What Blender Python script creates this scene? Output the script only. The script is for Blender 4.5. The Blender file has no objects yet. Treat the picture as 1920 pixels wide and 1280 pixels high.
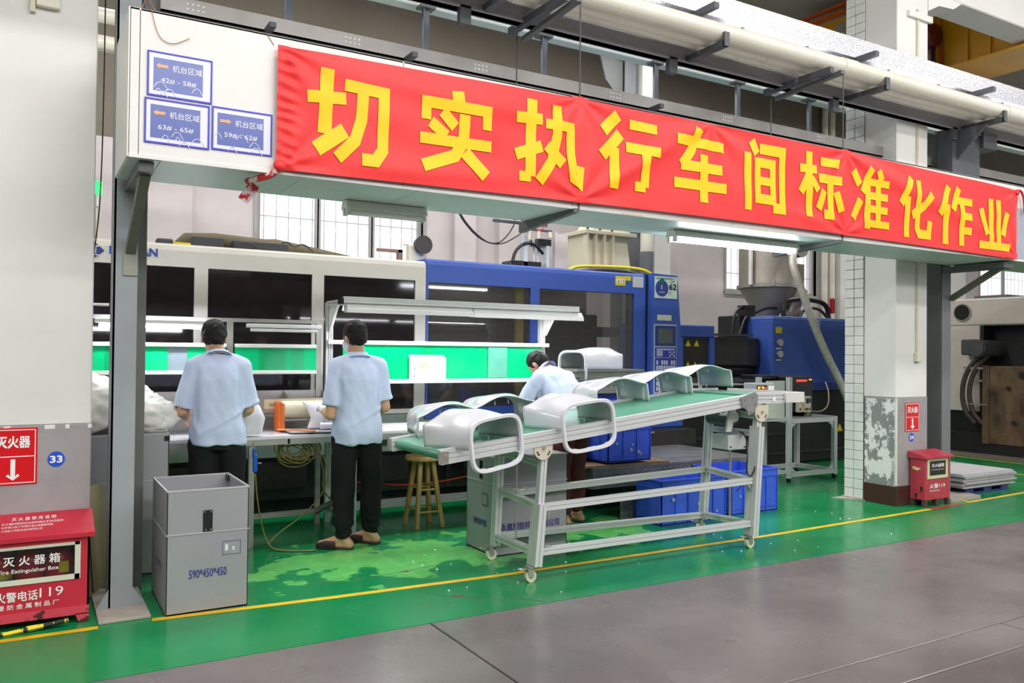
import bpy, bmesh, math, random
from mathutils import Vector, Matrix, Euler, noise
random.seed(7)
PI = math.pi
sc = bpy.context.scene
COL = sc.collection

# ---------------------------------------------------------------- camera, world, lights, exposure
cam_d = bpy.data.cameras.new('camera'); cam = bpy.data.objects.new('camera', cam_d); COL.objects.link(cam)
YAW, TILT, ROLL, CAM_H, FPX = .532, .0135, .0098, 1.45, 1545.0
cam_d.sensor_fit = 'HORIZONTAL'; cam_d.sensor_width = 36.0; cam_d.lens = 36.0 * FPX / 1920.0
cam_d.clip_start = .05; cam_d.clip_end = 200
cam.location = (0, 0, CAM_H)
fw = Vector((math.sin(YAW)*math.cos(TILT), math.cos(YAW)*math.cos(TILT), math.sin(TILT)))
rt = Vector((math.cos(YAW), -math.sin(YAW), 0)); up = rt.cross(fw)
rt, up = math.cos(ROLL)*rt + math.sin(ROLL)*up, -math.sin(ROLL)*rt + math.cos(ROLL)*up
cam.matrix_world = Matrix(((rt.x, up.x, -fw.x, 0), (rt.y, up.y, -fw.y, 0), (rt.z, up.z, -fw.z, CAM_H), (0, 0, 0, 1)))
sc.camera = cam

world = bpy.data.worlds.new('sky'); sc.world = world; world.use_nodes = True
bgn = world.node_tree.nodes['Background']
bgn.inputs[0].default_value = (.93, .97, 1, 1); bgn.inputs[1].default_value = 1.5

def area(loc, rot, sx, sy, power, col=(1, .98, .95)):
    l = bpy.data.lights.new('unseen_light_row', 'AREA'); l.shape = 'RECTANGLE'; l.size = sx; l.size_y = sy
    l.energy = power; l.color = col
    o = bpy.data.objects.new('unseen_light_row', l); o.location = loc; o.rotation_euler = rot; COL.objects.link(o)
    return o
# lamp rows of the hall's aisle (above and behind the camera) and over the machine bay, one of them added fill
for xx in (-2, 3, 8, 13):
    area((xx, 2.0, 6.3), (math.radians(6), 0, 0), 3.2, .4, 90)
    area((xx, -1.5, 6.3), (math.radians(20), 0, 0), 3.2, .4, 100)
area((3.5, -5.0, 6.0), (math.radians(42), 0, 0), 12, .8, 430)
area((4, 8.7, 6.0), (math.radians(8), 0, 0), 12, .4, 300)
area((3.2, 6.62, 4.7), (0, 0, 0), 7, .16, 120)  # added fill, unseen behind the beam, brightens machine front and benches
area((15, 9.0, 6.0), (0, 0, 0), 6, .4, 120)
sc.view_settings.view_transform = 'Standard'; sc.view_settings.look = 'None'
sc.view_settings.gamma = 1; sc.view_settings.use_curve_mapping = False
sc.view_settings.exposure = .18
sc.cycles.use_denoising = True
sc.cycles.max_bounces = 8; sc.cycles.diffuse_bounces = 4; sc.cycles.glossy_bounces = 4
sc.cycles.transparent_max_bounces = 12; sc.cycles.caustics_reflective = False; sc.cycles.caustics_refractive = False
sc.cycles.sample_clamp_indirect = 6

# ---------------------------------------------------------------- materials
def lin(c):
    return tuple(((v/255)/12.92 if v/255 <= .04045 else ((v/255+.055)/1.055)**2.4) for v in c)
MATS = {}
class NT:
    def __init__(s, name):
        s.m = bpy.data.materials.new(name); s.m.use_nodes = True; s.t = s.m.node_tree
        s.b = s.t.nodes['Principled BSDF']; s.o = s.t.nodes['Material Output']
    def n(s, typ, **kw):
        nd = s.t.nodes.new(typ)
        for k, v in kw.items():
            if k == 'ins':
                for i, x in v.items():
                    if hasattr(x, 'is_output'): s.t.links.new(x, nd.inputs[i])
                    else: nd.inputs[i].default_value = x
            else: setattr(nd, k, v)
        return nd
    def l(s, a, b): s.t.links.new(a, b)
    def math(s, op, a, b=0.0): return s.n('ShaderNodeMath', operation=op, ins={0: a, 1: b}).outputs[0]
    def noise(s, scale, detail=4, vec=None, rough=.55):
        nd = s.n('ShaderNodeTexNoise', ins={'Scale': scale, 'Detail': detail, 'Roughness': rough})
        s.l(vec if vec else s.pos(), nd.inputs['Vector']); return nd.outputs['Fac']
    def pos(s):
        if not hasattr(s, '_p'): s._p = s.n('ShaderNodeNewGeometry').outputs['Position']
        return s._p
    def ramp(s, fac, stops):
        nd = s.n('ShaderNodeValToRGB'); r = nd.color_ramp
        while len(r.elements) < len(stops): r.elements.new(.5)
        for e, (p, c) in zip(r.elements, stops): e.position = p; e.color = (*c, 1) if len(c) == 3 else c
        s.l(fac, nd.inputs[0]); return nd.outputs[0]
    def mix(s, fac, a, b):
        nd = s.n('ShaderNodeMix', data_type='RGBA')
        for i, x in ((0, fac), (6, a), (7, b)):
            if hasattr(x, 'is_output'): s.l(x, nd.inputs[i])
            else: nd.inputs[i].default_value = x if i == 0 else (*x, 1)
        return nd.outputs[2]
def mat(name, rgb, rough=.5, metal=0.0, var=.06, vs=6.0, bump=0.0, bs=40.0, spec=.5, emit=None, alpha=None):
    """plain procedural paint: base colour with a little noise variation, roughness variation and fine relief"""
    if name in MATS: return MATS[name]
    t = NT(name); c = lin(rgb)
    lo = tuple(max(0, v*(1-var*1.6)) for v in c); hi = tuple(min(1, v*(1+var)) for v in c)
    t.l(t.ramp(t.noise(vs), [(.3, lo), (.7, hi)]), t.b.inputs['Base Color'])
    t.b.inputs['Roughness'].default_value = rough; t.b.inputs['Metallic'].default_value = metal
    t.b.inputs['Specular IOR Level'].default_value = spec
    if bump:
        bn = t.n('ShaderNodeBump', ins={'Strength': bump, 'Distance': .01, 'Height': t.noise(bs)})
        t.l(bn.outputs[0], t.b.inputs['Normal'])
    if emit:
        t.b.inputs['Emission Color'].default_value = (*lin(emit[0]), 1); t.b.inputs['Emission Strength'].default_value = emit[1]
    if alpha is not None: t.b.inputs['Alpha'].default_value = alpha
    MATS[name] = t.m; return t.m

def mat_glass(name, tint, transp, rough=.03, haze=.012):
    t = NT(name)
    tr = t.n('ShaderNodeBsdfTransparent'); tr.inputs[0].default_value = (*tint, 1)
    gl = t.n('ShaderNodeBsdfGlossy'); gl.inputs['Roughness'].default_value = rough
    df = t.n('ShaderNodeBsdfDiffuse'); df.inputs[0].default_value = (haze, haze*.96, haze*.93, 1)
    m1 = t.n('ShaderNodeMixShader', ins={0: 1-transp}); t.l(tr.outputs[0], m1.inputs[1]); t.l(df.outputs[0], m1.inputs[2])
    bf = t.n('ShaderNodeNewGeometry').outputs['Backfacing']
    fr = t.n('ShaderNodeFresnel', ins={0: t.math('ADD', t.math('MULTIPLY', bf, 1/1.5-1.5), 1.5)})
    m2 = t.n('ShaderNodeMixShader', ins={0: fr.outputs[0]}); t.l(m1.outputs[0], m2.inputs[1]); t.l(gl.outputs[0], m2.inputs[2])
    t.l(m2.outputs[0], t.o.inputs[0]); MATS[name] = t.m; return t.m

def mat_green_floor():
    t = NT('green epoxy floor'); p = t.pos()
    base = t.ramp(t.noise(1.3, 5), [(.3, lin((14, 122, 66))), (.7, lin((26, 140, 82)))])
    # worn lighter patches where people stand
    v = t.n('ShaderNodeVectorMath', operation='SUBTRACT', ins={0: p, 1: (2.25, 5.45, 0)}).outputs[0]
    v = t.n('ShaderNodeVectorMath', operation='DIVIDE', ins={0: v, 1: (1.25, .62, 1)}).outputs[0]
    ln = t.n('ShaderNodeVectorMath', operation='LENGTH', ins={0: v}).outputs['Value']
    v2 = t.n('ShaderNodeVectorMath', operation='SUBTRACT', ins={0: p, 1: (4.0, 5.45, 0)}).outputs[0]
    v2 = t.n('ShaderNodeVectorMath', operation='DIVIDE', ins={0: v2, 1: (.8, .6, 1)}).outputs[0]
    ln2 = t.n('ShaderNodeVectorMath', operation='LENGTH', ins={0: v2}).outputs['Value']
    near = t.math('MINIMUM', ln, t.math('ADD', ln2, .18))
    n1 = t.noise(3.3, 3, None, .5)
    lvl = t.math('SUBTRACT', t.math('ADD', n1, .33), t.math('MULTIPLY', near, .33))
    mask = t.ramp(lvl, [(.565, (0, 0, 0)), (.60, (1, 1, 1))])
    worn = t.ramp(t.noise(9, 3), [(.3, lin((84, 178, 92))), (.7, lin((108, 194, 104)))])
    c = t.mix(mask, base, worn)
    spk = t.ramp(t.noise(60, 2), [(.74, (0, 0, 0)), (.77, (1, 1, 1))])
    c = t.mix(t.math('MULTIPLY', spk, .35), c, lin((190, 205, 190)))
    t.l(c, t.b.inputs['Base Color'])
    t.l(t.ramp(t.noise(2.4, 5), [(.3, (.16,)*3), (.7, (.30,)*3)]), t.b.inputs['Roughness'])
    bn = t.n('ShaderNodeBump', ins={'Strength': .05, 'Distance': .01, 'Height': t.noise(7, 3)}); t.l(bn.outputs[0], t.b.inputs['Normal'])
    return t.m
def mat_grey_slab():
    t = NT('grey worn floor')
    c = t.ramp(t.noise(1.1, 6), [(.28, lin((98, 92, 93))), (.72, lin((124, 117, 117)))])
    st = t.ramp(t.noise(5, 4), [(.66, (0, 0, 0)), (.74, (1, 1, 1))])
    c = t.mix(t.math('MULTIPLY', st, .4), c, lin((76, 66, 63)))
    mp = t.n('ShaderNodeMapping'); mp.inputs['Scale'].default_value = (1.5, 14, 1); mp.inputs['Rotation'].default_value = (0, 0, .5); t.l(t.pos(), mp.inputs[0])
    scr = t.ramp(t.noise(3, 4, mp.outputs[0]), [(.66, (0, 0, 0)), (.70, (1, 1, 1))])
    c = t.mix(t.math('MULTIPLY', scr, .12), c, lin((176, 170, 168)))
    t.l(c, t.b.inputs['Base Color'])
    t.l(t.ramp(t.noise(2.1, 6), [(.3, (.17,)*3), (.7, (.34,)*3)]), t.b.inputs['Roughness'])
    bn = t.n('ShaderNodeBump', ins={'Strength': .08, 'Distance': .01, 'Height': t.noise(9, 4)}); t.l(bn.outputs[0], t.b.inputs['Normal'])
    return t.m
def mat_patchy(name, a, b, scale, t0, t1, rough=.6, stretch=(1, 1, 1)):
    t = NT(name); mp = t.n('ShaderNodeMapping'); mp.inputs['Scale'].default_value = stretch; t.l(t.pos(), mp.inputs[0])
    f = t.ramp(t.noise(scale, 5, mp.outputs[0], .62), [(t0, (0, 0, 0)), (t1, (1, 1, 1))])
    t.l(t.mix(f, lin(a), lin(b)), t.b.inputs['Base Color']); t.b.inputs['Roughness'].default_value = rough
    MATS[name] = t.m; return t.m
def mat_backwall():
    t = NT('back wall paint with dimness'); sx = t.n('ShaderNodeSeparateXYZ'); t.l(t.pos(), sx.inputs[0])
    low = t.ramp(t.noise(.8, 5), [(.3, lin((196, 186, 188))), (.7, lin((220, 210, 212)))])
    hi = t.ramp(t.noise(.7, 4), [(.3, lin((106, 98, 88))), (.7, lin((120, 111, 100)))])  # dimness of the upper wall painted in as dark taupe
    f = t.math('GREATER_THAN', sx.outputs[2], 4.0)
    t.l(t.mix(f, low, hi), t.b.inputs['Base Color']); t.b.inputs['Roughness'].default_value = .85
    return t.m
def mat_cloth(name, rgb, rough=.85, bump=.25, bs=9.0, fine=260.0):
    t = NT(name); c = lin(rgb)
    t.l(t.ramp(t.noise(5), [(.3, tuple(v*.93 for v in c)), (.7, tuple(min(1, v*1.05) for v in c))]), t.b.inputs['Base Color'])
    t.b.inputs['Roughness'].default_value = rough; t.b.inputs['Specular IOR Level'].default_value = .2
    h = t.math('ADD', t.math('MULTIPLY', t.noise(bs, 3), 1.0), t.math('MULTIPLY', t.noise(fine, 1), .06))
    bn = t.n('ShaderNodeBump', ins={'Strength': bump, 'Distance': .02, 'Height': h}); t.l(bn.outputs[0], t.b.inputs['Normal'])
    MATS[name] = t.m; return t.m
def mat_galv():
    t = NT('galvanised steel'); v = t.n('ShaderNodeTexVoronoi', ins={'Scale': 55.0}); t.l(t.pos(), v.inputs['Vector'])
    t.l(t.ramp(v.outputs['Distance'], [(.1, lin((150, 150, 158))), (.7, lin((214, 214, 220)))]), t.b.inputs['Base Color'])
    t.b.inputs['Metallic'].default_value = .55; t.b.inputs['Roughness'].default_value = .42
    return t.m
def mat_plate():
    t = NT('diamond plate'); mp = t.n('ShaderNodeMapping'); mp.inputs['Rotation'].default_value = (0, 0, PI/4); mp.inputs['Scale'].default_value = (24, 24, 24); t.l(t.pos(), mp.inputs[0])
    ck = t.n('ShaderNodeTexVoronoi', ins={'Scale': 1.0, 'Randomness': .15}); t.l(mp.outputs[0], ck.inputs['Vector'])
    bn = t.n('ShaderNodeBump', ins={'Strength': .5, 'Distance': .01, 'Height': t.ramp(ck.outputs['Distance'], [(.25, (1, 1, 1)), (.4, (0, 0, 0))])})
    t.l(bn.outputs[0], t.b.inputs['Normal'])
    t.l(t.ramp(t.noise(5), [(.3, lin((100, 102, 104))), (.7, lin((136, 136, 136)))]), t.b.inputs['Base Color'])
    t.b.inputs['Metallic'].default_value = .4; t.b.inputs['Roughness'].default_value = .45
    return t.m

GREEN_FLOOR = mat_green_floor(); GREY_SLAB = mat_grey_slab(); BACKWALL = mat_backwall(); GALV = mat_galv(); PLATE = mat_plate()
YLINE = mat('yellow line paint', (232, 186, 20), .45, var=.12, vs=9)
WHITEW = mat('white wall paint', (226, 226, 222), .75, var=.03, vs=2)
GREYW = mat_patchy('grey dado paint', (158, 154, 156), (140, 136, 138), 3, .45, .75, .6)
PEEL = mat_patchy('peeling grey paint', (132, 136, 134), (224, 224, 220), 7.5, .50, .53, .7, (1, 1, .8))
TILEM = mat('white glazed tile', (226, 228, 222), .18, var=.04, vs=9)
GROUT = mat('dark grout', (128, 104, 92), .9)
BROWN = mat('brown skirting', (70, 42, 36), .35)
POSTM = mat('grey post paint', (150, 156, 160), .5, var=.06, vs=3)
POSTR = mat('slate post paint', (116, 118, 121), .5, var=.06, vs=3)
POSTD = mat('dark grey post paint', (92, 96, 96), .55, var=.05, vs=3)
STEELD = mat('charcoal steel', (74, 76, 82), .5, var=.08)
GIRD = mat('girder paint', (150, 148, 152), .55, var=.05, vs=2)
BEAMC = mat('pale concrete', (212, 220, 216), .8, var=.05, vs=2)
CEILM = mat('ceiling plaster', (150, 144, 134), .9, var=.05, vs=1)
PVC = mat('white pvc pipe', (226, 222, 208), .3, var=.05, vs=3)
PANEL = mat('white panel', (224, 224, 220), .4, var=.025, vs=2)
UNDER = mat('pale green underside panel', (204, 218, 212), .45, var=.04, vs=2)
REDB = None
YEL = mat('banner yellow', (255, 200, 0), .5, var=.03, spec=.4)
BLUEF = mat('blue frame ink', (58, 58, 190), .4)
SIGNB = mat('sign blue print', (82, 98, 172), .25, var=.05)
SIGNW = mat('laminated white', (226, 226, 240), .12, var=.02)
WHITEINK = mat('white ink', (240, 240, 240), .5, var=.01)
ORANGEI = mat('orange arrow ink', (232, 170, 120), .4)
MWHITE = mat('machine white', (212, 209, 200), .4, var=.03, vs=2)
MBLUE = mat('machine blue', (58, 90, 176), .42, var=.05, vs=2)
MBLUED = mat('machine dark blue', (38, 58, 126), .45, var=.05)
MDARK = mat('machine black', (30, 29, 31), .5, var=.15)
MDARK2 = mat('oily dark steel', (58, 54, 53), .4, metal=.3, var=.2)
DGLASS = mat('dark window glass', (34, 30, 31), .07, var=.1, spec=.4)
BGLASS = mat_glass('hazy clear glass', (.82, .81, .80), .76, .03, .16)  # grey haze over the machine windows is mixed into the glass colour
WGLASS = mat_glass('window pane glass', (.97, .98, .98), .98)
CGLASS = mat_glass('clear acrylic', (.80, .84, .82), .93)
FILM = mat_glass('clear film', (.95, .98, .97), .985, .12)
ALU = mat('aluminium profile', (212, 215, 215), .36, metal=.25, var=.01, vs=2)
ALUD = mat('aluminium slot', (96, 98, 98), .5, metal=.4)
STEEL = mat('stainless steel', (190, 184, 178), .3, metal=.7, var=.08, vs=5)
GPANEL = mat('bright green board', (0, 196, 122), .16, var=.04, vs=2, spec=.5)
WHITEL = mat('white enamel', (232, 232, 228), .3, var=.02)
TUBE = mat('lit fluorescent tube', (255, 255, 255), .4, emit=((240, 246, 255), 40))
TUBE2 = mat('lit bench tube', (255, 255, 255), .4, emit=((246, 244, 255), 60))
TUBEOFF = mat('unlit tube', (236, 236, 232), .2)
CBOX = mat('grey corrugated plastic', (150, 150, 155), .5, var=.03, vs=3, bump=.04, bs=70)
CBOXD = mat('grey corrugated inside', (118, 119, 122), .6, var=.04)
INKB = mat('dark blue ink', (52, 60, 132), .6)
BLACKP = mat('black plastic', (24, 24, 26), .4)
REDP = mat_patchy('red box paint', (196, 40, 62), (184, 34, 56), 4, .4, .6, .42)
REDP2 = mat_patchy('faded red box paint', (186, 62, 78), (172, 50, 66), 4, .4, .6, .5)
REDW = mat_patchy('chipped red rim', (206, 66, 84), (74, 32, 34), 9, .60, .64, .5)
SIGNR = mat('sign red', (214, 16, 28), .3, var=.03)
CREAM = mat('cream frame', (214, 214, 196), .5, var=.05)
SHELLM = mat('glossy white plastic', (214, 214, 221), .14, var=.01, spec=.55)
SHELLI = mat('white plastic shaded inside', (184, 194, 191), .3, var=.02)  # shade inside the shells painted in as a greyer copy of the plastic
BELT = mat('green conveyor belt', (88, 150, 124), .3, var=.06, vs=4)
CRATE = mat('blue crate plastic', (62, 94, 216), .38, var=.08, vs=6)
WOOD = mat_patchy('stool wood', (196, 158, 98), (172, 130, 74), 10, .35, .7, .45, (6, 6, .6))
PLY = mat_patchy('plywood edge', (160, 128, 92), (120, 92, 64), 9, .4, .7, .7)
PAPER = mat('white paper', (236, 236, 236), .7, var=.02)
PAPERG = mat('grey card sheet', (176, 174, 178), .7, var=.05)
BAGM = mat('milky plastic bag', (232, 230, 226), .25, var=.04, vs=9, bump=.5, bs=16)
SKIN = mat('skin', (206, 160, 128), .5, var=.05, vs=12)
HAIR = mat('black hair', (20, 18, 18), .55, var=.3, vs=60, bump=.3, bs=240, spec=.3)
SHIRT = mat_cloth('light blue shirt cloth', (203, 216, 244), .85, .35, 9)
TROU = mat_cloth('black trouser cloth', (30, 29, 32), .85, .3, 10)
TROUB = mat_cloth('maroon trouser cloth', (92, 48, 46), .85, .3, 10)
SLIP = mat('brown slipper', (66, 40, 44), .5, var=.15)
GLOVE = mat('white glove cloth', (232, 232, 236), .8)
ORANGE = mat('orange cutter frame', (226, 110, 36), .4)
ROLLM = mat('cream film roll', (238, 232, 206), .4, var=.02)
HOSE = mat('olive air hose', (128, 118, 70), .35)
HOSES = mat('silver hose', (206, 202, 190), .35, metal=.1, var=.1, vs=20, bump=.3, bs=60)
CRANEY = mat('crane yellow', (218, 158, 22), .45, var=.08, vs=2)
ORANGER = mat('crane orange rail', (196, 84, 26), .5)
CREAMP = mat('cream machine paint', (222, 214, 190), .45, var=.04)
HOPPER = mat('hopper steel', (156, 148, 138), .42, metal=.45, var=.08, vs=4)
TARP = mat_cloth('olive tarpaulin', (96, 88, 70), .9, .5, 7)
RUST = mat_patchy('rusty steel mould', (112, 88, 66), (66, 50, 40), 5, .4, .65, .5, (1, 1, .5))
YSIGN = mat('warning yellow', (226, 202, 30), .5)
LEDR = mat('red led', (255, 40, 30), .4, emit=((255, 40, 30), 5))
LEDG = mat('yellow green led', (200, 230, 60), .4, emit=((200, 230, 60), 3))
GREENL = mat('green signal lamp', (40, 240, 90), .3, emit=((40, 255, 90), 2.2))
SCREEN = mat('grey lcd screen', (92, 98, 96), .15)
KEYW = mat('white key', (198, 200, 214), .5)
INKK = mat('black ink', (30, 30, 34), .6)
BLUEC = mat('blue circle ink', (36, 84, 206), .35)
CONC = mat('rough concrete foot', (168, 160, 150), .85, var=.15)
PALB = mat('blue pallet plastic', (40, 54, 120), .5)
REDTAPE = mat('red tape', (206, 44, 48), .5)

# ---------------------------------------------------------------- mesh builder
def frame(d):
    d = d.normalized(); a = Vector((0, 0, 1)) if abs(d.z) < .95 else Vector((1, 0, 0))
    u = a.cross(d).normalized(); return u, d.cross(u).normalized()
class MB:
    def __init__(s): s.bm = bmesh.new()
    def V(s, *p): return s.bm.verts.new(p)
    def F(s, vs):
        try: return s.bm.faces.new(vs)
        except ValueError: return None
    def box(s, x0, x1, y0, y1, z0, z1, bev=0.0, seg=1):
        r = bmesh.ops.create_cube(s.bm, size=1)['verts']
        for v in r: v.co = ((x0+x1)/2 + v.co.x*(x1-x0), (y0+y1)/2 + v.co.y*(y1-y0), (z0+z1)/2 + v.co.z*(z1-z0))
        if bev:
            es = list({e for v in r for e in v.link_edges})
            bmesh.ops.bevel(s.bm, geom=es, offset=bev, segments=seg, affect='EDGES', profile=.5)
        return s
    def beam(s, p0, p1, w, h, upv=(0, 0, 1)):
        p0, p1 = Vector(p0), Vector(p1); d = (p1-p0).normalized(); u = Vector(upv)
        sd = d.cross(u).normalized(); u = sd.cross(d).normalized(); A = []
        for p in (p0, p1):
            A.append([s.bm.verts.new(p + sd*a*w/2 + u*b*h/2) for a, b in ((-1, -1), (1, -1), (1, 1), (-1, 1))])
        for i in range(4): s.F([A[0][i], A[0][(i+1) % 4], A[1][(i+1) % 4], A[1][i]])
        s.F(A[0][::-1]); s.F(A[1]); return s
    def prof(s, p0, p1, w=.045, h=.045, slots=(1, 1), upv=(0, 0, 1)):
        """slotted aluminium extrusion"""
        g, dp = .005, .006; pts = []
        def side(a, b, n, nrm):
            out = [a]; L = (b-a).length; dr = (b-a)/L
            for k in range(n):
                c = a + dr*L*(k+1)/(n+1) if n > 1 else a + dr*L/2
                out += [c-dr*g, c-dr*g+nrm*dp, c+dr*g+nrm*dp, c+dr*g]
            return out
        c = [Vector((-w/2, -h/2)), Vector((w/2, -h/2)), Vector((w/2, h/2)), Vector((-w/2, h/2))]
        pts += side(c[0], c[1], slots[0], Vector((0, 1))) + side(c[1], c[2], slots[1], Vector((-1, 0)))
        pts += side(c[2], c[3], slots[0], Vector((0, -1))) + side(c[3], c[0], slots[1], Vector((1, 0)))
        p0, p1 = Vector(p0), Vector(p1); d = (p1-p0).normalized(); sd = d.cross(Vector(upv)).normalized(); u = sd.cross(d).normalized()
        R = [[s.bm.verts.new(p + sd*q.x + u*q.y) for q in pts] for p in (p0, p1)]; n = len(pts)
        for i in range(n): s.F([R[0][i], R[0][(i+1) % n], R[1][(i+1) % n], R[1][i]])
        s.F(R[0][::-1]); s.F(R[1]); return s
    def cyl(s, p0, p1, r, r2=None, n=16, caps=True):
        p0, p1 = Vector(p0), Vector(p1); r2 = r if r2 is None else r2; u, v = frame(p1-p0); A = []
        for p, q in ((p0, r), (p1, r2)):
            A.append([s.bm.verts.new(p + (u*math.cos(2*PI*i/n) + v*math.sin(2*PI*i/n))*q) for i in range(n)])
        for i in range(n): s.F([A[0][i], A[0][(i+1) % n], A[1][(i+1) % n], A[1][i]])
        if caps: s.F(A[0][::-1]); s.F(A[1])
        return s
    def tube(s, pts, r, n=8, closed=False, sub=0, caps=True):
        P = [Vector(p) for p in pts]
        for _ in range(sub):
            Q = []; m = len(P); rng = range(m if closed else m-1)
            if not closed: Q.append(P[0])
            for i in rng:
                a, b = P[i], P[(i+1) % m]; Q += [a*.75+b*.25, a*.25+b*.75]
            if not closed: Q.append(P[-1])
            P = Q
        m = len(P); R = []; u = None
        for i, p in enumerate(P):
            d = (P[(i+1) % m]-P[i-1]) if (closed or 0 < i < m-1) else (P[1]-P[0] if i == 0 else P[-1]-P[-2])
            d.normalize()
            if u is None: u, v = frame(d)
            else:
                u = (u - d*u.dot(d)).normalized(); v = d.cross(u)
            R.append([s.bm.verts.new(p + (u*math.cos(2*PI*k/n)+v*math.sin(2*PI*k/n))*r) for k in range(n)])
        for i in range(m if closed else m-1):
            A, B = R[i], R[(i+1) % m]
            for k in range(n): s.F([A[k], A[(k+1) % n], B[(k+1) % n], B[k]])
        if not closed and caps: s.F(R[0][::-1]); s.F(R[-1])
        return s
    def lathe(s, prof, c=(0, 0, 0), n=24):
        c = Vector(c); R = []
        for r, z in prof:
            R.append([s.bm.verts.new(c + Vector((max(r, 1e-4)*math.cos(2*PI*i/n), max(r, 1e-4)*math.sin(2*PI*i/n), z))) for i in range(n)])
        for A, B in zip(R, R[1:]):
            for i in range(n): s.F([A[i], A[(i+1) % n], B[(i+1) % n], B[i]])
        s.F(R[0][::-1]); s.F(R[-1]); return s
    def prism(s, poly, a0, a1, axis='y'):
        def P(q, a): return {'y': (q[0], a, q[1]), 'x': (a, q[0], q[1]), 'z': (q[0], q[1], a)}[axis]
        A = [s.V(*P(q, a0)) for q in poly]; B = [s.V(*P(q, a1)) for q in poly]; n = len(poly)
        for i in range(n): s.F([A[i], A[(i+1) % n], B[(i+1) % n], B[i]])
        s.F(A[::-1]); s.F(B); return s
    def ell(s, c, rx, ry, rz, n=16, rot=None):
        r = bmesh.ops.create_uvsphere(s.bm, u_segments=n, v_segments=max(6, n*2//3), radius=1)['verts']
        M = Matrix.Translation(c) @ (rot.to_matrix().to_4x4() if rot else Matrix.Identity(4)) @ Matrix.Diagonal((rx, ry, rz, 1))
        for v in r: v.co = M @ v.co
        return s
    def cap(s, p0, r0, p1, r1, n=16):
        """tapered capsule"""
        p0, p1 = Vector(p0), Vector(p1); u, v = frame(p1-p0); d = (p1-p0).normalized(); R = []
        for p, r, a0, a1 in ((p0, r0, -PI/2, 0), (p1, r1, 0, PI/2)):
            for k in range(5):
                a = a0 + (a1-a0)*k/4
                rr = max(r*math.cos(a), 1e-4)
                R.append([s.bm.verts.new(p + d*r*math.sin(a) + (u*math.cos(2*PI*i/n)+v*math.sin(2*PI*i/n))*rr) for i in range(n)])
        for A, B in zip(R, R[1:]):
            for i in range(n): s.F([A[i], A[(i+1) % n], B[(i+1) % n], B[i]])
        s.F(R[0][::-1]); s.F(R[-1]); return s
    def loft(s, rings, n=24, p=2.4):
        """rings: (centre, rx, ry, right, fwd); closed ends, superellipse section"""
        R = []
        for c, rx, ry, ri, fo in rings:
            c, ri, fo = Vector(c), Vector(ri), Vector(fo); row = []
            for i in range(n):
                a = 2*PI*i/n; ca, sa = math.cos(a), math.sin(a)
                x = math.copysign(abs(ca)**(2/p), ca)*rx; y = math.copysign(abs(sa)**(2/p), sa)*ry
                row.append(s.bm.verts.new(c + ri*x + fo*y))
            R.append(row)
        for A, B in zip(R, R[1:]):
            for i in range(n): s.F([A[i], A[(i+1) % n], B[(i+1) % n], B[i]])
        s.F(R[0][::-1]); s.F(R[-1]); return s
    def xf(s, M):
        for v in s.bm.verts: v.co = M @ v.co
        return s
    def mesh(s, name, mt, smooth=False):
        bmesh.ops.recalc_face_normals(s.bm, faces=s.bm.faces[:])
        me = bpy.data.meshes.new(name); s.bm.to_mesh(me); s.bm.free()
        for m in (mt if isinstance(mt, (list, tuple)) else [mt]): me.materials.append(m)
        if smooth:
            for p in me.polygons: p.use_smooth = True
            me.set_sharp_from_angle(angle=math.radians(smooth if smooth is not True else 40))
        return me

def root_of(o):
    while o.parent: o = o.parent
    return o
def link(name, me, parent=None, local=False):
    o = bpy.data.objects.new(name, me); COL.objects.link(o)
    if parent:
        o.parent = parent
        if not local: me.transform(Matrix.Translation(-root_of(parent).location))
    return o
def tag(o, label=None, cat=None, group=None, kind=None):
    for k, v in (('label', label), ('category', cat), ('group', group), ('kind', kind)):
        if v: o[k] = v
    return o
def thing(name, label, cat, loc, group=None, rz=0.0):
    o = bpy.data.objects.new(name, None); COL.objects.link(o); o.empty_display_size = .1
    o.location = loc; o.rotation_euler = (0, 0, rz); return tag(o, label, cat, group)
SPLIT = {'base_rib', 'film_sleeve', 'block', 'side_frame', 'leg_plate', 'gusset', 'knot', 'blower', 'rivet', 'bolt', 'mould', 'mould_bolt', 'latch', 'foot', 'socket', 'clip_tab', 'clip', 'warning_mark', 'digit',
         'box', 'roller_bracket', 'plate_bolt', 'corner_bracket', 'bar_cap', 'hose_clip', 'paint_chip', 'tilt_bracket', 'cup', 'old_tape', 'grey_print', 'end_cap', 'pin', 'label_scrap'}
def part(name, mb, mt, parent, smooth=False, local=False, label=None):
    if name in SPLIT:      # each separate piece becomes an object of its own
        left = set(mb.bm.verts); isl = []
        while left:
            st = [left.pop()]; cur = set(st)
            while st:
                for e in st.pop().link_edges:
                    for w in e.verts:
                        if w in left: left.discard(w); cur.add(w); st.append(w)
            isl.append(cur)
        if 1 < len(isl) <= 60:
            o = None
            for cur in isl:
                m = MB(); mp = {v: m.bm.verts.new(v.co) for v in cur}
                for f in {f for v in cur for f in v.link_faces}: m.F([mp[v] for v in f.verts])
                o = link(name, m.mesh(name, mt, smooth), parent, local)
            mb.bm.free(); return o
    o = link(name, mb.mesh(name, mt, smooth), parent, local)
    if label: o['label'] = label
    return o
def solo(name, mb, mt, label, cat, group=None, smooth=False, kind=None):
    me = mb.mesh(name, mt, smooth)
    lo = [min(v.co[i] for v in me.vertices) for i in range(3)]; hi = [max(v.co[i] for v in me.vertices) for i in range(3)]
    b = Vector(((lo[0]+hi[0])/2, (lo[1]+hi[1])/2, lo[2])); me.transform(Matrix.Translation(-b))
    o = link(name, me); o.location = b; return tag(o, label, cat, group, kind)
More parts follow.
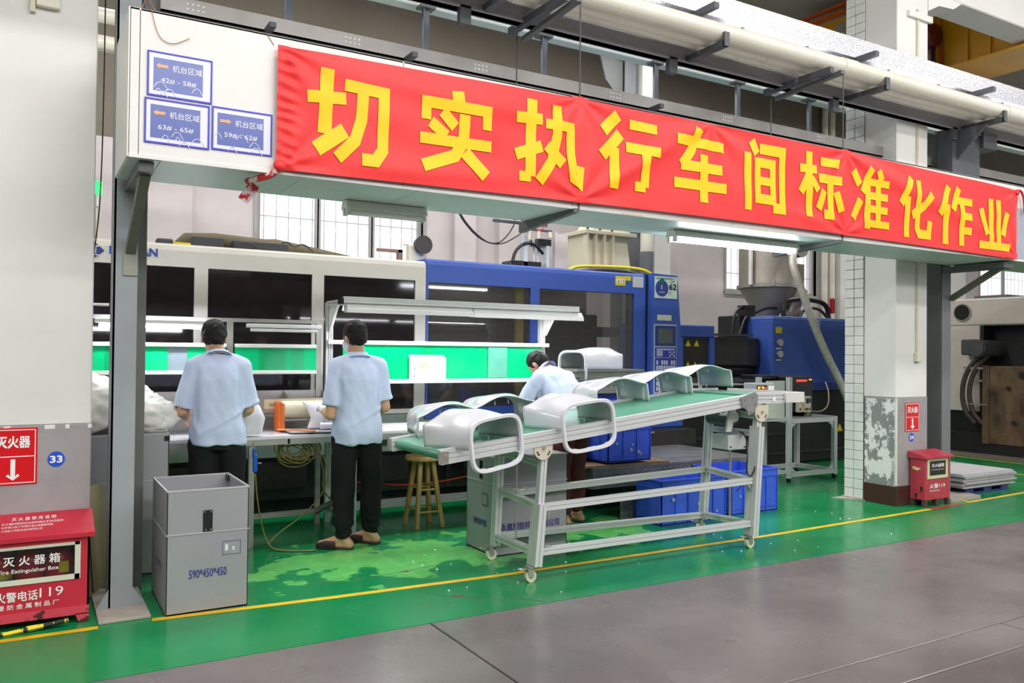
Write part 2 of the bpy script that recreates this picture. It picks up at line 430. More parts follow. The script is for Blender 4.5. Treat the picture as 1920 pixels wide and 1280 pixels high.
def struct(name, mb, mt, label=None, smooth=False):
    o = link(name, mb.mesh(name, mt, smooth)); return tag(o, label, None, None, 'structure')
def dup(o, loc=None, rz=None, parent=None):
    c = o.copy(); COL.objects.link(c)
    if parent: c.parent = parent
    for ch in list(o.children): dup(ch, parent=c)
    if loc is not None: c.location = loc
    if rz is not None: c.rotation_euler = (0, 0, rz)
    return c

# ---------------------------------------------------------------- writing
_tc = {}
def text_bm(s, bold=0.0):
    """flat glyphs; heavy weights are built from slightly shifted copies, because a large outline offset breaks the fill"""
    if bold > 0:
        e = bold; out = bmesh.new()
        for k, (dx, dy) in enumerate(((0, 0), (e, e), (-e, e), (e, -e), (-e, -e), (e, 0), (-e, 0), (0, e), (0, -e))[:5 if e < .03 else 9]):
            b = text_bm(s)
            for v in b.verts: v.co += Vector((dx, dy, k*.0002))
            me = bpy.data.meshes.new('t'); b.to_mesh(me); b.free(); out.from_mesh(me); bpy.data.meshes.remove(me)
        return out
    cu = bpy.data.curves.new('lettering', 'FONT'); cu.body = s; cu.size = 1; cu.resolution_u = 2; cu.fill_mode = 'FRONT'
    o = bpy.data.objects.new('lettering', cu); COL.objects.link(o)
    bpy.context.view_layer.update()
    me = bpy.data.meshes.new_from_object(o.evaluated_get(bpy.context.evaluated_depsgraph_get()))
    bm = bmesh.new(); bm.from_mesh(me)
    bpy.data.objects.remove(o); bpy.data.meshes.remove(me); bpy.data.curves.remove(cu)
    return bm
def text(s, x, y, z, h, mt, parent, w=None, bold=.0, name='lettering', M=None, keep=False, local=False, center=False):
    """flat print facing -Y; x, z = lower left corner (or centre) of its outline"""
    bm = text_bm(s, bold)
    if not bm.verts: return None
    lo = [min(v.co[i] for v in bm.verts) for i in (0, 1)]; hi = [max(v.co[i] for v in bm.verts) for i in (0, 1)]
    k = h/max(hi[1]-lo[1], 1e-6); kx = w/max(hi[0]-lo[0], 1e-6) if w else k
    W = (hi[0]-lo[0])*kx
    ox = x-W/2 if center else x; oz = z-h/2 if center else z
    for v in bm.verts: v.co = Vector((ox+(v.co.x-lo[0])*kx, y-v.co.z, oz+(v.co.y-lo[1])*k))
    if M is not None:
        for v in bm.verts: v.co = M @ v.co
    if keep: return bm
    me = bpy.data.meshes.new(name); bm.to_mesh(me); bm.free(); me.materials.append(mt)
    return link(name, me, parent, local)
def flat(x0, x1, z0, z1, y, th=.002): return MB().box(x0, x1, y-th, y, z0, z1)
def arrow_down(x, z0, z1, w, y):
    a = w*.17; h = w*.55
    return MB().prism([(x-a/1.0, z1), (x+a, z1), (x+a, z0+h*.55), (x+w/2-.01, z0+h), (x+w/2, z0+h*.72), (x, z0), (x-w/2, z0+h*.72), (x-w/2+.01, z0+h), (x-a, z0+h*.55)], y-.002, y)
def arrow_left(x0, x1, z, h, y, flip=False):
    p = [(x0, z), (x0+h*.6, z+h/2), (x0+h*.6, z+h/4), (x1, z+h/4), (x1, z-h/4), (x0+h*.6, z-h/4), (x0+h*.6, z-h/2)]
    if flip: p = [(x0+x1-a, b) for a, b in p]
    return MB().prism(p, y-.0015, y)
def disc(x, z, r, y, th=.003, n=28):
    return MB().prism([(x+r*math.cos(2*PI*i/n), z+r*math.sin(2*PI*i/n)) for i in range(n)], y-th, y)
def rframe(x0, x1, z0, z1, t, y, th=.003):
    return MB().box(x0, x1, y-th, y, z0, z0+t).box(x0, x1, y-th, y, z1-t, z1).box(x0, x0+t, y-th, y, z0+t, z1-t).box(x1-t, x1, y-th, y, z0+t, z1-t)
# ================================================================ SETTING
fl = struct('floor', MB().box(-7, 30, 4.03, 11.0, -.02, 0), GREEN_FLOOR, 'green epoxy painted workshop floor with grey slabs along the aisle')
part('slab_bed', MB().box(-7, 30, -9, 4.03, -.05, -.015), mat('slab bed', (46, 40, 38), .9), fl)
for x0, x1, y0, y1 in ((-7, 1.878, -9, 4.026), (1.888, 30, 2.545, 4.026), (1.888, 4.60, 2.285, 2.537), (4.608, 30, 2.02, 2.537),
                       (1.888, 4.60, -9, 2.277), (4.608, 30, -9, 2.012)):
    part('slab', MB().box(x0, x1, y0, y1, -.02, 0, .004), GREY_SLAB, fl)
def line(i, pts, w=.052, m=YLINE, lab='yellow painted line on the green floor'):
    mb = MB()
    for a, b in zip(pts, pts[1:]):
        a, b = Vector((*a, 0)), Vector((*b, 0)); d = (b-a).normalized(); n = Vector((-d.y, d.x, 0))*w/2; z = Vector((0, 0, .0015))
        vs = [mb.bm.verts.new(q+z) for q in (a-n, b-n, b+n, a+n)]; mb.F(vs)
    return struct('trim_%d' % i, mb, m, lab)
line(1, [(-6, 4.84), (.34, 4.79)], lab='yellow floor line by the left fire box')
line(2, [(.60, 4.79), (1.6, 4.72), (2.8, 4.665), (5.1, 4.672), (7.42, 4.745)], lab='long yellow floor line under the conveyor cart')
line(3, [(7.42, 4.745), (8.0, 4.78)], .06, mat('red floor line', (186, 60, 44), .5), 'short red stretch of floor line by the right fire box')
line(4, [(8.1, 4.79), (14, 5.1)], lab='yellow floor line beside the pallet')
line(5, [(8.16, 4.82), (8.27, 5.12), (8.5, 5.9)], .045, lab='yellow floor line behind the right post')
line(6, [(11.74, 7.3), (11.72, 6.14), (11.70, 4.9)], .06, lab='yellow floor line before the far white machine')
line(7, [(10.55, 5.93), (10.68, 5.93), (10.66, 5.5), (10.62, 5.0)], .05, lab='yellow floor line behind the stack of grey sheets')
tag(link('floor_patch', MB().box(11.9, 24, 4.9, 10.9, 0, .004).mesh('floor_patch', mat_patchy('brown concrete', (124, 112, 106), (104, 92, 86), 2, .4, .7, .5)), fl), 'bare brownish concrete strip of floor')

# cracks with chipped spots
mb = MB()
for pts in ([(2.03, 4.62), (2.12, 4.50), (2.20, 4.40), (2.34, 4.28)], [(2.5, 4.22), (2.62, 4.06)], [(1.5, 5.06), (1.9, 5.02), (2.15, 5.06), (2.45, 5.1)]):
    mb.tube([(x, y, .0) for x, y in pts], .0022, 5)
mb.prism([(2.19, 4.41), (2.24, 4.37), (2.27, 4.385), (2.23, 4.425)], 0, .002, 'z').prism([(2.13, 5.05), (2.19, 5.03), (2.2, 5.05), (2.15, 5.065)], 0, .002, 'z')
part('crack', mb, mat('crack', (92, 84, 66), .9), fl)

# ---- back wall with windows
W1 = (2.58, 4.95, 2.2, 4.0); W2 = (11.0, 13.45, 2.62, 4.0); W3 = (19.1, 23.5, 2.3, 4.0)
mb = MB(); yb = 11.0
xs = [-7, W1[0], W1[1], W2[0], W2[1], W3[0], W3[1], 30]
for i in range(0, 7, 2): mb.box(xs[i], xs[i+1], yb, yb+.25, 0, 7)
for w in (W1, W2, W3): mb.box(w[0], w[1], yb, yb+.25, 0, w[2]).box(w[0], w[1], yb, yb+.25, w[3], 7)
struct('wall_back', mb, BACKWALL, 'pale pinkish grey back wall behind the machines, dimness above painted in dark taupe')
FRAMEW = mat('window frame grey', (168, 164, 164), .5)
def window(i, w, nm, lab, panes):
    x0, x1, z0, z1 = w
    r = struct('window_%d' % i, MB().box(x0, x1, yb+.20, yb+.24, z0-.05, z0).box(x0-.05, x0, yb-.02, yb+.06, z0-.05, z1).box(x1, x1+.05, yb-.02, yb+.06, z0-.05, z1).box(x0-.05, x1+.05, yb-.04, yb+.06, z0-.06, z0), FRAMEW, lab)
    k = len(panes)
    for a, b in panes:
        part('sash', MB().box(a, a+.05, yb+.06, yb+.1, z0, z1).box(b-.05, b, yb+.06, yb+.1, z0, z1).box(a+.05, b-.05, yb+.06, yb+.1, z0, z0+.05).box(a+.05, b-.05, yb+.06, yb+.1, z1-.05, z1), FRAMEW, r)
        part('pane', MB().box(a+.05, b-.05, yb+.075, yb+.08, z0+.05, z1-.05), WGLASS, r)
    m = MB(); x = x0+.12
    while x < x1: m.cyl((x, yb+.16, z0), (x, yb+.16, z1), .007, n=6); x += .165
    for q in (.35, 1.05, 1.6): m.cyl((x0, yb+.15, z0+q), (x1, yb+.15, z0+q), .007, n=6)
    part('bars', m, mat('window bar', (226, 224, 224), .5), r)
window(1, W1, 'w', 'bright barred window above the white machine', [(2.58, 3.42), (3.40, 4.20), (4.18, 4.95)])
window(2, W2, 'w', 'bright barred window behind the steel hopper', [(11.0, 12.25), (12.22, 13.45)])
window(3, W3, 'w', 'bright window behind the far white machine', [(19.1, 20.2), (20.2, 21.3), (21.3, 22.4), (22.4, 23.5)])
# daylit court outside the windows
struct('wall_front', MB().box(-7, 30, -9.2, -9, 0, 4.4), mat('front wall paint', (150, 146, 142), .8), 'low wall on the far side of the aisle behind the camera')
for x0, x1 in ((1.2, 1.75), (6.15, 6.6), (5.4, 5.75), (9.2, 9.55), (14.0, 14.6), (17.6, 18.3)):
    struct('trim_%d' % (10 + int(x0)), MB().box(x0, x1, yb-.14, yb, 0, 4.0), WHITEW if x0 > 9 else mat('pilaster plaster', (212, 202, 204), .85, var=.06, vs=1.5), 'shallow plaster pilaster on the back wall')
struct('wall_left', MB().box(-7.2, -7, -9, 11, 0, 7), WHITEW, 'white side wall out of view')
struct('ceiling', MB().box(-7, 30, 4.6, 11.2, 6.6, 6.8), CEILM, 'taupe plaster ceiling of the workshop bay')
struct('ceiling_aisle', MB().box(-7, 30, -9, 4.6, 6.7, 6.9), CEILM, 'ceiling over the aisle')
struct('ceiling_beam', MB().box(-7, 30, 6.0, 6.13, 4.2, 4.62, .01), BEAMC, 'pale concrete beam over the machine bay')
struct('ceiling_haunch', MB().box(7.77, 30, 5.0, 5.34, 5.13, 6.6, .01).prism([(7.77, 4.93), (7.77, 5.13), (8.35, 5.13), (8.2, 5.04), (7.95, 5.02)], 5.0, 5.34), WHITEW, 'white ceiling beam springing from the tiled pillar')

# ---- left pillar
pl = struct('pillar', MB().box(-.75, .318, 5.17, 5.72, 1.03, 6.7, .006), WHITEW, 'white painted pillar at the left edge with a grey lower half')
part('dado', MB().box(-.75, .318, 5.167, 5.72, 0, 1.03, .004), GREYW, pl)
# chips of paint along the dado edge
mb = MB()
for x, w in ((.09, .05), (.19, .02), (.30, .02), (-.1, .03)): mb.box(x, x+w, 5.165, 5.168, 1.008, 1.031)
part('paint_chip', mb, WHITEW, pl)
# ---- right pillar: tiles on its rear half, peeling grey paint in front
pr = struct('pillar', MB().box(7.27, 7.765, 5.0, 5.57, 1.045, 6.7, .008), WHITEW, 'white pillar right of the machine with tiled edge and peeling grey dado')
part('dado', MB().box(7.275, 7.765, 4.998, 5.34, .19, 1.05), GREYW, pr)
part('peeling_paint', MB().box(7.268, 7.275, 5.005, 5.345, .19, 1.03), PEEL, pr, label='flaking grey paint over white filler')
part('edge_filler', MB().tube([(7.272, 5.0, .2+.03*k) for k in range(29)], .014, 6), mat('white filler', (214, 212, 208), .9, bump=.6, bs=30), pr)
part('skirting', MB().box(7.262, 7.765, 4.985, 5.36, 0, .19, .004), BROWN, pr)
part('tile_bed', MB().box(7.264, 7.28, 5.355, 5.575, 0, 5.6), GROUT, pr)
tm = MB().box(-.006, .006, -.0525, .0525, -.046, .046, .003).mesh('tile', TILEM)
for c, w in ((5.41, 1.0), (5.521, 1.0)):
    for k in range(58):
        o = bpy.data.objects.new('tile', tm); COL.objects.link(o); o.parent = pr
        o.location = (7.262 + random.uniform(-.0015, .0015), c, .06 + k*.0965)
part('foot', MB().box(7.24, 7.27, 5.35, 5.59, 0, .02).prism([(7.1, 5.6), (7.27, 5.32), (7.27, 5.6)], 0, .008, 'z'), CONC, pr)
part('conduit', MB().box(7.565, 7.595, 4.985, 5.0, 1.47, 4.9), mat('yellowed conduit', (206, 196, 176), .5), pr)
sk = part('socket_box', MB().box(7.545, 7.625, 4.955, 5.0, 1.40, 1.49, .006), mat('cream socket', (222, 218, 200), .4), pr)
part('lintel_strip', MB().box(7.42, 7.80, 4.97, 5.0, 4.8, 4.86), WHITEW, pr)

# ---- steel posts
def post(loc, lab, x0, x1, y0, y1, h=6.5, m=None):
    r = thing('steel_post', lab, 'post', loc)
    part('column', MB().box(x0, x1, y0, y0+.012, 0, h).box(x0, x1, y1-.012, y1, 0, h).box((x0+x1)/2-.005, (x0+x1)/2+.005, y0+.012, y1-.012, 0, h).box(x0, x0+.01, y0, y1, 0, h), m or POSTM, r)
    return r
r = post((.47, 5.16, 0), 'grey steel post on a base plate beside the open grey crate', .408, .530, 5.06, 5.24)
part('base_plate', MB().box(.345, .60, 4.83, 5.50, 0, .016, .003), CONC, r)
part('gusset', MB().prism([(.345, .016), (.408, .016), (.408, .12)], 5.06, 5.07).prism([(.60, .016), (.53, .016), (.53, .12)], 5.06, 5.07), POSTM, r)
part('brace', MB().beam((.492, 5.06, 2.0), (.500, 4.50, 2.34), .05, .05), mat('olive grey brace', (112, 110, 98), .55), r)
part('bracket_arm', MB().box(.46, .53, 4.42, 5.06, 2.325, 2.375), POSTD, r)
part('brace_plate', MB().box(.455, .53, 5.05, 5.06, 1.86, 2.0), mat('weld plate', (150, 150, 138), .5), r)
r = thing('steel_post', 'darker grey post standing just behind the left front post', 'post', (.585, 5.52, 0))
part('column', MB().box(.545, .622, 5.45, 5.56, 0, 6.5, .004), mat('dark olive grey paint', (108, 112, 108), .55), r)
part('cable', MB().tube([(.36, 5.3, 4.2), (.37, 5.4, 3.0), (.36, 5.4, 2.3), (.34, 5.5, 2.05), (.33, 5.5, 1.95)], .004, 6, sub=2), BLACKP, r)
r = post((8.16, 5.15, 0), 'grey steel post right of the tiled pillar behind the small fire box', 8.08, 8.245, 5.05, 5.27, 3.75, POSTR)
part('shaded_side_face', MB().box(8.072, 8.08, 5.05, 5.27, 0, 3.75), POSTD, r)  # shade on the post's side painted in with the darker grey
part('base_foot', MB().prism([(7.95, 4.86), (8.5, 4.88), (8.55, 5.3), (7.95, 5.3)], 0, .03, 'z'), CONC, r)
part('brace', MB().beam((8.25, 5.05, 2.05), (8.17, 4.50, 2.33), .05, .05), mat('olive grey brace', (112, 110, 98), .55), r)
part('bracket_arm', MB().box(8.08, 8.245, 4.42, 5.06, 2.315, 2.37), POSTD, r)
part('corbel', MB().prism([(4.6, 3.75), (5.05, 3.30), (5.05, 3.75)], 8.10, 8.13, 'x').box(8.02, 8.5, 4.9, 5.06, 3.30, 3.76).box(8.5, 8.75, 4.86, 5.05, 3.62, 3.78), STEELD, r)
r = thing('steel_post', 'tall dark grey column standing behind the blue machine', 'post', (7.9, 9.85, 0))
part('column', MB().box(7.62, 8.10, 9.7, 9.72, 0, 5.9).box(7.84, 7.88, 9.72, 10.0, 0, 5.9).box(7.62, 8.10, 10.0, 10.02, 0, 5.9), mat('slate paint', (112, 114, 120), .5), r)
part('face_plate', MB().box(7.86, 8.04, 9.66, 9.7, 3.3, 5.82), mat('column face', (150, 156, 152), .6), r)
part('head_plate', MB().box(7.55, 8.15, 9.6, 10.1, 5.84, 5.9), POSTD, r)
part('gusset', MB().prism([(7.2, 5.84), (7.62, 5.84), (7.62, 4.6), (7.35, 4.9), (7.5, 5.3), (7.3, 5.5)], 9.75, 9.78), POSTD, r)

# ---- overhead: girder, pipe rack, trays
tag(link('girder', MB().box(-2, 26, 4.90, 4.97, 3.75, 4.0).box(-2, 26, 4.88, 4.985, 3.75, 3.762).mesh('girder', GIRD)), 'dark grey steel channel behind the white overhead pipes', 'girder')
for k, (y, z, xs_) in enumerate(((4.56, 3.885, (5.95, 8.4)), (4.70, 3.886, (5.2, 9.5)), (4.825, 3.892, (5.0, 10.0)))):
    mb = MB().cyl((-2, y, z), (26, y, z), (.070, .062, .050)[k], n=24)
    r = solo('overhead_pipe', mb, PVC, ('white plastic overhead pipe nearest the aisle', 'white plastic overhead pipe in the middle of its three', 'white plastic overhead pipe against the grey channel')[k], 'pipe', 'white pipes on the overhead brackets', smooth=50)
    for x in xs_ + (2.9,): part('pipe_coupling', MB().cyl((x-.09, y, z), (x+.09, y, z), (.070, .062, .050)[k]+.006, n=24), PVC, r, 50)
XBR = (.9, 2.65, 4.47, 6.38, 8.2, 10.0)
br0 = None
for i, x in enumerate(XBR):
    r = thing('pipe_bracket', ('cut off pipe bracket at the top left over the banner', 'charcoal bracket under the pipes above the third banner character', 'charcoal bracket under the pipes above the fifth banner character',
        'charcoal bracket under the pipes by the tiled pillar', 'charcoal bracket under the pipes right of the tiled pillar', 'charcoal pipe bracket at the far right end')[i], 'bracket', (x, 4.9, 3.74), 'brackets under the white pipes')
    part('lower_arm', MB().box(x-.025, x+.025, 4.48, 5.0, 3.755, 3.80).box(x-.025, x+.025, 4.47, 4.49, 3.755, 3.86), STEELD, r)
    part('hanger_lug', MB().box(x-.2, x-.12, 4.88, 4.93, 3.64, 3.77), STEELD, r)
    part('upper_arm', MB().box(x-.025, x+.025, 4.58, 5.0, 4.08, 4.125), STEELD, r)
tag(link('light_tray', MB().box(-2, 26, 4.90, 4.93, 4.14, 4.37).box(-2, 26, 4.80, 4.93, 4.13, 4.145).mesh('light_tray', GALV)), 'bright galvanised tray lit by tubes behind the white pipes', 'cable tray')
for k, x in enumerate((1.6, 3.5, 5.4, 7.3, 9.2, 11.1)):
    r = thing('tube_lamp', ('first', 'second', 'third', 'fourth', 'fifth', 'sixth')[k]+' lit tube lamp from the left behind the white pipes', 'lamp', (x, 4.8, 4.0), 'tube lamps behind the pipes')
    part('tube', MB().cyl((x-.6, 4.80, 4.035), (x+.6, 4.80, 4.035), .013, n=10), TUBE, r)
    part('batten', MB().box(x-.62, x+.62, 4.82, 4.86, 4.0, 4.03), WHITEL, r)
    part('batten_hook', MB().box(x-.4, x-.38, 4.83, 4.85, 4.03, 4.135).box(x+.38, x+.4, 4.83, 4.85, 4.03, 4.135), STEELD, r)
r = thing('cable_tray', 'long galvanised cable tray on top of the banner box', 'cable tray', (6, 5.2, 3.40))
part('tray_side', MB().box(.64, 16, 5.15, 5.16, 3.42, 3.52).box(.64, 16, 5.15, 5.45, 3.42, 3.43), mat('dull galvanised', (146, 143, 140), .45, metal=.3, var=.12, vs=3), r)
part('tray_gap_shadow', MB().box(.45, 16, 5.17, 5.3, 3.36, 3.42), mat('painted gap shadow', (66, 66, 62), .6), r)  # dark strip paints in the shadow in the gap below the tray
mb = MB()
for x in (.78, 1.75, 2.7, 3.9, 5.1, 6.3):
    for a in range(4):
        for b in range(2): mb.box(x+a*.03, x+a*.03+.012, 5.147, 5.151, 3.455+b*.03, 3.463+b*.03)
part('rivet', mb, WHITEL, r)
for x in (1.25, 2.18, 4.3): part('clip', MB().box(x-.02, x+.02, 5.0, 5.15, 3.40, 3.43), STEELD, r)
part('upright_bracket', MB().box(.56, .64, 5.2, 5.24, 3.3, 4.5), mat('dark olive grey paint', (108, 112, 108), .55), r)
hg = None
HL = ('leftmost of the thin grey hangers above the banner', 'second thin grey hanger from the left above the banner', 'third thin grey hanger from the left above the banner', 'thin grey hanger beside the pale column head', 'thin grey hanger left of the overhead rod bracket', 'thin grey hanger just left of the tiled pillar', 'thin grey hanger right of the right post')
for i, x in enumerate((1.61, 2.70, 3.82, 5.07, 6.14, 7.2, 9.6)):
    if hg is None:
        hg = thing('tray_hanger', HL[0], 'hanger', (x, 6.0, 3.4), 'grey tray hangers'); o = hg
        part('hanger_rod', MB().box(x-.03, x+.03, 5.985, 6.0, 3.4, 4.2).box(x-.03, x-.018, 5.97, 6.0, 3.4, 4.2), mat('blue grey hanger', (86, 92, 104), .5), hg)
        part('hanger_foot', MB().box(x-.06, x+.07, 5.95, 6.05, 4.18, 4.2), POSTD, hg)
    else:
        o = dup(hg, (x, 6.0, 3.4)); o['label'] = HL[i]
for i, (x, lab) in enumerate(((3.045, 'pair of overhead hanger arms with thin rods left of the banner middle'), (5.64, 'pair of overhead hanger arms with thin rods near the tiled pillar'))):
    r = thing('rod_hanger', lab, 'hanger', (x, 4.7, 2.36), 'rod hangers holding the banner box')
    part('arm', MB().beam((x-.08, 4.40, 3.755), (x-.08, 5.1, 3.755), .045, .05), STEELD, r)
    part('arm', MB().beam((x+.0, 4.36, 3.74), (x+.0, 5.05, 3.70), .045, .03), POSTD, r)
    part('rod', MB().cyl((x+.02, 4.372, 2.37), (x+.02, 4.372, 3.76), .005, n=6), STEELD, r)
    part('rod', MB().cyl((x-.05, 5.06, 3.05), (x-.05, 5.06, 3.74), .005, n=6), STEELD, r)
    part('foot_arm', MB().prism([(4.37, 2.385), (4.37, 2.36), (5.06, 2.31), (5.06, 2.385)], x-.02, x+.02, 'x'), POSTD, r)
for z, zz in ((4.36, .065), (4.115, .07)):
    solo('wall_duct', MB().cyl((-3, 8.0, z), (2.2, 8.0, z), zz, n=20), PVC, 'upper round white duct seen beside the left post' if z > 4.2 else 'lower round white duct seen beside the left post', 'pipe', 'round ducts by the left post', smooth=50)
for x in (13.57, 13.78): solo('wall_pipe', MB().cyl((x, 10.9, 1.0), (x, 10.9, 6.5), .06, n=16), PVC, 'left of two upright white pipes right of the bright window' if x < 13.7 else 'right of two upright white pipes right of the bright window', 'pipe', 'upright wall pipes', smooth=50)
r = thing('wall_pipe', 'upright white pipe with grey elbow behind the blue machine', 'pipe', (7.85, 9.45, 2.5))
part('pipe', MB().cyl((7.85, 9.45, 2.86), (7.85, 9.45, 6.5), .095, n=20), PVC, r, 50)
part('elbow', MB().tube([(7.85, 9.45, 2.95), (7.85, 9.45, 2.7), (7.85, 9.5, 2.3)], .11, 14), mat('grey pipe', (122, 124, 130), .4), r, 50)

# ---- overhead crane
r = thing('overhead_crane', 'yellow overhead crane bridge behind the tiled pillar', 'crane', (10.5, 7.0, 5.05))
part('bridge_girder', MB().box(10.0, 10.6, 4.9, 6.7, 5.09, 6.2, .01).box(10.0, 10.6, 6.7, 8.5, 5.9, 6.3), CRANEY, r)
part('girder_flange', MB().box(9.9, 10.7, 4.9, 6.7, 5.06, 5.09), CRANEY, r)
part('stiffener', MB().box(9.97, 10.0, 5.9, 5.93, 5.09, 6.0).box(9.97, 10.0, 5.62, 5.65, 5.09, 6.0), CRANEY, r)
part('rail', MB().box(9.88, 9.94, 6.6, 9.2, 6.30, 6.36), ORANGER, r)
part('rail', MB().box(9.88, 9.94, 6.6, 9.2, 6.42, 6.46), ORANGER, r)
part('cabinet', MB().box(9.80, 9.98, 7.45, 7.72, 5.98, 6.14, .01), mat('control box grey', (150, 140, 120), .5), r)
part('end_truck', MB().box(9.85, 9.99, 6.22, 6.62, 4.4, 5.5, .01), mat('ochre truck', (170, 96, 36), .5), r)
part('cable_festoon', MB().tube([(9.82, 6.5, 5.5), (9.82, 6.5, 4.6)], .03, 8).tube([(9.82, 6.27, 5.45), (9.82, 6.27, 4.6)], .03, 8), MDARK, r)
part('hook_block', MB().cyl((9.8, 6.2, 5.5), (9.8, 6.6, 5.5), .14, n=16), mat('maroon block', (104, 28, 34), .5), r)
part('hoist', MB().box(9.7, 9.99, 6.25, 6.7, 5.66, 5.95, .02), CRANEY, r)

# ================================================================ BANNER BOX
ZB, ZT, YF = 2.385, 3.115, 4.38
r = thing('banner_box', 'long white overhead box carrying the red banner', 'sign box', (6.0, 4.7, ZB))
part('core', MB().box(.415, 14, YF+.015, 4.985, ZB+.01, ZT-.01), mat('box core', (120, 126, 122), .7), r)
xp = [.407, .455, 1.84, 3.02, 4.45, 5.66, 7.1, 8.16, 9.6, 11.2, 14]
for a, b in zip(xp, xp[1:]): part('front_panel', MB().box(a, b-.003, YF, YF+.014, ZB, ZT, .002), PANEL, r)
xq = [.41, .56, 1.28, 1.95, 2.98, 4.05, 5.66, 7.0, 8.3, 11, 14]
for k, (a, b) in enumerate(zip(xq, xq[1:])): part('underside_panel', MB().box(a, b-.004, YF+.016, 4.985, ZB+.0 if k else ZB-.004, ZB+.009, .001), UNDER, r)
part('top_panel', MB().box(.41, 14, YF, 4.99, ZT-.01, ZT), PANEL, r)
part('end_panel', MB().box(.402, .412, YF, 4.99, ZB, ZT), PANEL, r)
part('front_lip', MB().box(.41, 14, YF-.006, YF, ZB-.004, ZB+.014), PANEL, r)
mb = MB()
for x in (3.42, 4.62, 7.3): mb.box(x, x+.18, YF-.008, YF-.005, ZB-.003, ZB+.010)
part('old_tape', mb, mat('yellowed tape', (222, 208, 184), .6), r)
part('grey_print', MB().box(8.18, 9.5, YF-.003, YF, ZB+.02, ZT-.22).box(9.65, 11, YF-.003, YF, ZB+.02, ZT-.22), mat('grey print panel', (166, 170, 182), .5, var=.06), r)
part('twine', MB().tube([(.50, YF-.004, ZT+.01), (.53, YF-.006, 3.0), (.57, YF-.006, 2.965), (.62, YF-.006, 2.97), (.68, YF-.006, 3.01)], .0018, 5, sub=2)
     .tube([(.46, YF, ZT), (.48, YF, ZT+.07), (.52, YF, ZT)], .003, 5).tube([(1.06, YF-.004, ZT), (1.10, YF-.004, 3.06)], .002, 5), mat('brown twine', (176, 120, 100), .9), r)

# ---- banner: a wrinkled red cloth with cut yellow characters stuck on it
def edge_z(x, top):
    u = (x-1.11)/(8.17-1.11); zc = 3.055 if top else 2.40
    return zc + (.045 if top else .035)*math.sin(PI*min(1, max(0, u))) - (.012 if not top else .0)*u
def wr(x, z):
    """cloth relief in metres"""
    w = .010*noise.noise(Vector((x*1.1, z*2.2, 3))) + .006*noise.noise(Vector((x*2.4+z*3.2, z*4 - x, 9)))
    for xa, za, s in ((3.06, 3.09, 1), (3.06, 2.44, -1), (5.66, 3.09, 1), (5.66, 2.43, -1), (4.2, 3.10, 1), (8.15, 3.03, 1), (8.15, 2.4, -1), (1.13, 3.05, 1), (1.15, 2.42, -1)):
        dx, dz = x-xa, z-za; d = math.hypot(dx, dz)
        if d < 1.1:
            a = math.atan2(dz, dx); w += .009*math.sin(a*9+xa*3)*math.exp(-d*2.9)*min(1, d*9)
    for x0, z0, x1, z1, amp, wd in ((3.1, 2.46, 3.95, 2.97, .014, .05), (3.75, 2.95, 4.2, 3.09, .014, .05), (5.7, 3.07, 7.2, 2.70, .016, .07), (6.6, 2.95, 8.1, 2.45, .014, .08), (1.2, 3.0, 3.0, 2.9, .010, .07), (1.2, 2.45, 2.6, 2.52, .010, .06), (5.0, 2.55, 5.6, 2.47, .01, .05)):
        L = math.hypot(x1-x0, z1-z0); t = ((x-x0)*(x1-x0)+(z-z0)*(z1-z0))/L/L
        if -.15 < t < 1.15:
            d = ((x-x0)*(z1-z0)-(z-z0)*(x1-x0))/L; w += amp*math.exp(-(d/wd)**2)*max(0, math.sin(PI*min(1, max(0, (t+.15)/1.3))))
    if x < 1.32: w += .006*math.sin(z*105+x*30+2*noise.noise(Vector((x*8, z*6, 1))))*math.exp(-((x-1.165)/.05)**2)
    return w
YB = YF-.034
mb = MB(); NX, NZ = 440, 56; G = []
for i in range(NX+1):
    x = 1.112 + (8.17-1.112)*i/NX; row = []
    for j in range(NZ+1):
        t = j/NZ; z = edge_z(x, 0)*(1-t) + edge_z(x, 1)*t
        sag = 0
        for xa in (3.06, 5.66): sag += .010*math.exp(-abs(x-xa)*14)
        z += sag*t*2 - sag*(1-t)*.6
        row.append(mb.V(x, YB - wr(x, z), z))
    G.append(row)
for i in range(NX):
    for j in range(NZ): mb.F([G[i][j], G[i+1][j], G[i+1][j+1], G[i][j+1]])
bt = NT('red banner cloth')
bt.l(bt.ramp(bt.noise(1.6, 4), [(.3, lin((230, 42, 44))), (.7, lin((244, 54, 54)))]), bt.b.inputs['Base Color'])
bt.b.inputs['Roughness'].default_value = .5; bt.b.inputs['Specular IOR Level'].default_value = .45
r = thing('banner', 'long red cloth banner with large yellow characters on the overhead box', 'banner', (4.64, YB, 2.4))
part('cloth', mb, bt.m, r, smooth=180)
